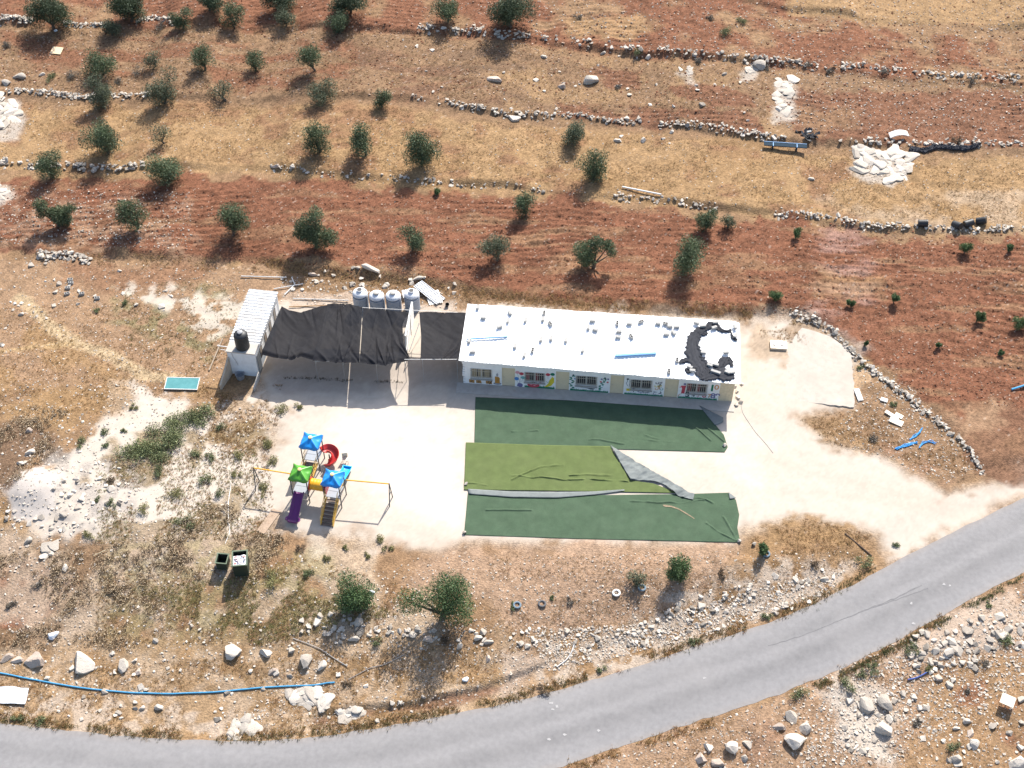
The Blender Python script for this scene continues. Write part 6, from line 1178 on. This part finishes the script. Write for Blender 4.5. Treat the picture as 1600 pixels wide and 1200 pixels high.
# tyres with plants
tyb = mat('blue_grey_tyre', (.13, .18, .22), .7, .15); tyk = mat('old_tyre', (.10, .10, .105), .8, .15)
def torus(R, r_, n=22, k=8):
    m = MB(); 
    for i in range(n):
        a = 2*math.pi*i/n
        for j in range(k): b_ = 2*math.pi*j/k; m.v.append(((R+r_*math.cos(b_))*math.cos(a), (R+r_*math.cos(b_))*math.sin(a), r_*math.sin(b_)*.9+r_*.8))
    for i in range(n):
        for j in range(k): m.f.append((i*k+j, ((i+1) % n)*k+j, ((i+1) % n)*k+(j+1) % k, i*k+(j+1) % k))
    return m
for u, v, mt, l in ((1003, 919, tyb, 'blue grey tyre ring around the slender sapling'), (847, 944, tyk, 'grey tyre ring with a dead stump'), (808, 946, tyb, 'blue grey tyre ring beside a tuft of green'), (1197, 866, tyb, 'blue tyre at the foot of the small round sapling'), (963, 927, wblock, 'ring of white stones round a seedling')):
    gobj('tyre', torus(.22, .07), mt, u, v, 0, l, 'tyre', 0, (0, 0), True)
# cream sign board on its post
sb = empty('sign_board', G(1571, 1101), -.5, 'cream board on a short post on the ochre ground', 'sign'); MB().box((-.42, -.4, .55), (.42, .35, .62)).build('board', cpl, sb); MB().tube([(0, 0, -.1), (0, 0, .55)], .035, 6).build('post', steel, sb)
gobj('wash_basin', MB().lathe([(.30, 0), (.34, .4), (.36, .42), (.30, .40), (.24, .1)], 18), gl, 376, 590, 0, 'grey round basin in the shade before the cabin', 'basin', 0, (0, 0), True)

# ------------------------------------------------------------------ uncountable cover: gravel, dry grass, thistles, verge weeds
gravel_m = mat('gravel_stone', rough=.95, var=.12, scale=5., spec=.1, attr=True); veg_m = mat('dry_grass', rough=.9, var=.1, scale=5., spec=.1, attr=True, trans=.45)
def gravel(name, label, regions):
    pos = []; sc = []; cl = []
    for poly, n, s0, s1, c in regions:
        q = sample_poly(poly, n); p = G(q[:, 0], q[:, 1]); s = s0+(s1-s0)*RNG.random(n)**2.5; p[:, 2] += s*.12
        pos.append(p); sc.append(np.c_[s, s*RNG.uniform(.6, 1.1, n), s*RNG.uniform(.5, .9, n)]); cl.append(np.array(c)*RNG.uniform(.65, 1.2, (n, 1)))
    pos = np.vstack(pos); sc = np.vstack(sc); cl = np.vstack(cl); o = link(name, scatter_mesh(name, PEB, pos, sc, RNG.uniform(0, 6.3, len(pos)), RNG.normal(0, .3, (len(pos), 2)), cl), gravel_m); return tag(o, label, 'stones', kind='stuff')
LW = (.44, .385, .325); LP = (.36, .26, .195); LC = (.30, .15, .10)
gravel('field_stones', 'small pale stones and clods strewn over the terraces', [
    ([(-5, 285), (420, 290), (850, 312), (1290, 350), (1610, 365), (1610, 640), (1440, 620), (1310, 505), (1130, 478), (800, 450), (450, 398), (-5, 375)], 5200, .03, .11, LP), ([(-5, 290), (300, 300), (300, 390), (-5, 380)], 1300, .03, .13, LW),
    ([(-5, 290), (850, 312), (1610, 365), (1610, 640), (1440, 620), (1310, 505), (800, 450), (-5, 375)], 6500, .04, .14, tuple(RED*1.05)),
    ([(-5, 0), (1610, 0), (1610, 225), (1000, 190), (640, 150), (-5, 140)], 6500, .04, .15, LP), ([(640, 0), (1610, 0), (1610, 120), (1000, 80)], 1500, .04, .15, LW), ([(1200, 100), (1610, 125), (1610, 220), (1220, 200)], 900, .04, .15, LW), ([(-5, 0), (1610, 0), (1610, 225), (1000, 190), (640, 150), (-5, 140)], 4500, .05, .17, tuple(RED*.9)),
    ([(-5, 155), (1610, 240), (1610, 350), (-5, 250)], 1500, .04, .12, LW)])
gravel('yard_stones', 'small white stones on slope, verges and rubble banks', [
    ([(-5, 600), (250, 600), (420, 640), (420, 840), (-5, 860)], 2600, .03, .16, LW), ([(-5, 860), (450, 860), (640, 900), (760, 1000), (-5, 1120)], 2300, .03, .15, LW), ([(640, 870), (1180, 860), (1380, 860), (1200, 970), (880, 1068), (500, 1150), (300, 1155), (500, 1000)], 4200, .03, .12, LW),
    ([(820, 985), (1000, 975), (1180, 920), (1320, 890), (1300, 925), (1100, 995), (860, 1050)], 3200, .035, .15, LW), ([(1290, 1070), (1600, 940), (1610, 1060), (1400, 1190), (1250, 1200)], 2600, .035, .16, LW), ([(880, 1205), (1200, 1100), (1600, 910), (1610, 1205)], 2600, .03, .14, LW), ([(-5, 400), (400, 420), (340, 600), (-5, 610)], 1700, .03, .12, LW), ([(1250, 500), (1420, 600), (1540, 730), (1480, 755), (1300, 690), (1340, 600)], 1400, .03, .13, LW), ([(430, 430), (720, 455), (720, 485), (440, 475)], 500, .04, .14, LW)])
def tuft_t(nb, seed, lean=.55, wd=.05):
    r = random.Random(seed); V = []; F = []
    for k in range(nb):
        a = r.uniform(0, 6.28); b_ = r.uniform(.15, lean); x, y = r.gauss(0, .16), r.gauss(0, .16); h = r.uniform(.5, 1); ex, ey = math.cos(a+1.57)*wd, math.sin(a+1.57)*wd; n = len(V)
        V += [(x-ex, y-ey, -.05), (x+ex, y+ey, -.05), (x+math.cos(a)*b_*h, y+math.sin(a)*b_*h, h)]; F.append((n, n+1, n+2))
    return np.array(V), np.array(F)
TU = [tuft_t(7, i) for i in range(5)]
def tufts(name, label, regions, cat='grass'):
    pos = []; sc = []; cl = []
    for poly, n, s0, s1, hh, c in regions:
        q = sample_poly(poly, n) if len(poly) > 2 and not isinstance(poly, dict) else sample_line(poly['line'], n, poly['spread']); p = G(q[:, 0], q[:, 1]); k = fbm(p[:, 0], p[:, 1], 1.8, 3, 2) > .40; p = p[k]; n = len(p)
        s = RNG.uniform(s0, s1, n); pos.append(p); sc.append(np.c_[s, s, s*hh*.62]); cl.append(np.array(c)*RNG.uniform(.6, 1.35, (n, 1))*RNG.uniform(.9, 1.1, (n, 3)))
    pos = np.vstack(pos); o = link(name, scatter_mesh(name, TU, pos, np.vstack(sc), RNG.uniform(0, 6.3, len(pos)), None, np.vstack(cl)), veg_m); return tag(o, label, cat, kind='stuff')
ST_ = (.36, .245, .13); OC = (.34, .22, .105); DB = (.22, .15, .095)
tufts('dry_grass', 'short straw-coloured dry grass on terraces and banks', [
    ([(-5, 158), (600, 165), (900, 205), (1330, 235), (1610, 242), (1610, 350), (1300, 335), (850, 290), (430, 255), (-5, 245)], 15000, .14, .30, .7, ST_), ([(-5, 40), (640, 50), (1000, 90), (1200, 100), (1200, 205), (1000, 188), (640, 150), (-5, 140)], 6500, .15, .32, .7, ST_), ([(-5, 40), (640, 50), (1000, 90), (1200, 205), (640, 150), (-5, 140)], 2500, .15, .3, .7, DB),
    ([(400, 400), (800, 455), (1230, 478), (1290, 512), (1130, 498), (800, 472), (560, 445), (420, 420)], 2600, .15, .38, .8, (.42, .285, .15)), ([(700, 452), (950, 476), (1240, 485), (1240, 500), (950, 488), (720, 470)], 1300, .15, .4, .7, (.40, .27, .15)), ([(130, 395), (480, 405), (480, 430), (150, 415)], 900, .15, .35, .8, (.40, .27, .14)),
    ([(-5, 480), (300, 470), (360, 560), (200, 650), (-5, 640)], 3600, .15, .32, .7, OC), ([(160, 440), (370, 440), (370, 540), (300, 590), (200, 540)], 1500, .12, .25, .8, YG), ([(300, 600), (440, 600), (430, 700), (350, 720)], 1700, .15, .32, .9, OC), ([(180, 690), (420, 660), (430, 840), (150, 850)], 3000, .15, .35, .8, OC), ([(150, 730), (400, 700), (420, 840), (150, 850)], 2600, .15, .33, .8, (.30, .27, .125)),
    ([(150, 900), (480, 870), (640, 920), (640, 1000), (400, 1010), (150, 1000)], 3500, .15, .35, .8, OC), ([(200, 920), (480, 890), (620, 960), (400, 1010)], 3800, .15, .36, .8, (.30, .27, .125)), ([(-5, 1050), (500, 1020), (820, 1010), (700, 1115), (400, 1155), (-5, 1125)], 5200, .12, .32, .8, OC), ([(760, 870), (1180, 860), (1380, 850), (1250, 950), (900, 1060), (780, 980)], 4200, .12, .28, .7, ST_), ([(1160, 845), (1250, 808), (1372, 838), (1300, 860), (1200, 870)], 700, .12, .32, .8, OC),
    ([(1250, 655), (1340, 640), (1400, 600), (1530, 735), (1470, 750), (1400, 710), (1300, 695)], 1500, .12, .32, .8, OC), ([(1100, 1140), (1400, 1020), (1610, 920), (1610, 1205), (1000, 1205)], 2500, .12, .28, .7, OC), ([(1180, 500), (1330, 545), (1330, 560), (1190, 530)], 350, .15, .3, .8, OC), ([(1280, 370), (1610, 380), (1610, 600), (1450, 620), (1320, 500)], 1300, .12, .26, .6, ST_)])
tufts('paving_weeds', 'dark weeds growing in the joint of the paving before the canopy', [({'line': [(425, 590), (480, 591), (560, 595), (640, 598), (700, 604)], 'spread': 1.2}, 260, .10, .28, .8, (.10, .085, .055))], 'weeds')
tufts('verge_weeds', 'ragged green and brown weeds lining the asphalt edges', [
    ({'line': [(-5, 1122), (100, 1134), (200, 1146), (300, 1152), (400, 1153), (500, 1146), (600, 1131), (700, 1112), (800, 1092), (900, 1064), (1000, 1034), (1100, 999), (1200, 969), (1300, 926), (1370, 888)], 'spread': 4.5}, 1900, .12, .40, .9, (.17, .155, .075)), ({'line': [(-5, 1120), (200, 1144), (400, 1151), (600, 1129), (800, 1090), (1000, 1032), (1200, 967), (1300, 924)], 'spread': 5}, 1600, .2, .45, .9, OC),
    ({'line': [(880, 1206), (1000, 1164), (1100, 1134), (1200, 1102), (1300, 1063), (1400, 1012), (1480, 962)], 'spread': 5.0}, 900, .15, .45, .9, OC), ({'line': [(1180, 1108), (1300, 1062), (1400, 1011), (1500, 955), (1600, 902)], 'spread': 3}, 800, .15, .42, .9, (.15, .16, .075))], 'weeds')
# dry thistle stands: dark stems with pale seed heads
TH = []
for i in range(4):
    V, F = tuft_t(16, 40+i, .8, .045); TH.append((V, F))
def thistles(regions):
    pos = []; sc = []; cl = []; hp_ = []
    for poly, n in regions:
        q = sample_poly(poly, n); p = G(q[:, 0], q[:, 1]); k = fbm(p[:, 0], p[:, 1], 1.6, 5, 3) > RNG.uniform(.42, .60, n); p = p[k]; n = len(p); s = .15+.42*RNG.random(n)**1.6; pos.append(p); sc.append(np.c_[s, s, s*.5]); cl.append(np.array((.29, .215, .14))*RNG.uniform(.45, 1.4, (n, 1)))
        for _ in range(3): hp_.append(p+np.c_[RNG.normal(0, .22, (n, 2)), s*RNG.uniform(.3, .6, n)])
    pos = np.vstack(pos); m1 = scatter_mesh('dry_thistles', TH, pos, np.vstack(sc), RNG.uniform(0, 6.3, len(pos)), None, np.vstack(cl)); o = tag(link('dry_thistles', m1, veg_m), 'dense brown stand of dry thistles with pale seed heads', 'thistles', kind='stuff')
    H = np.vstack(hp_); n = len(H); m2 = scatter_mesh('seed_heads', PEB[:2], H, np.full((n, 3), .042)*RNG.uniform(.6, 1.3, (n, 1)), RNG.uniform(0, 6.3, n), None, np.tile(np.array((.42, .33, .22)), (n, 1))*RNG.uniform(.7, 1.2, (n, 1))); link('seed_heads', m2, gravel_m, o)['kind'] = 'stuff'
thistles([([(-5, 645), (60, 655), (90, 700), (30, 750), (-5, 760)], 420), ([(60, 870), (250, 840), (300, 870), (250, 900), (160, 970), (60, 1000), (70, 930)], 800), ([(-5, 870), (60, 860), (70, 900), (-5, 900)], 120), ([(130, 920), (230, 900), (260, 960), (200, 1020), (100, 1010), (-5, 1020), (0, 980)], 650), ([(270, 830), (430, 840), (440, 905), (300, 905), (260, 880)], 420), ([(230, 850), (330, 790), (400, 790), (330, 840)], 220), ([(-5, 640), (110, 630), (120, 660), (40, 670)], 120), ([(400, 835), (450, 835), (450, 880), (400, 890)], 120)])
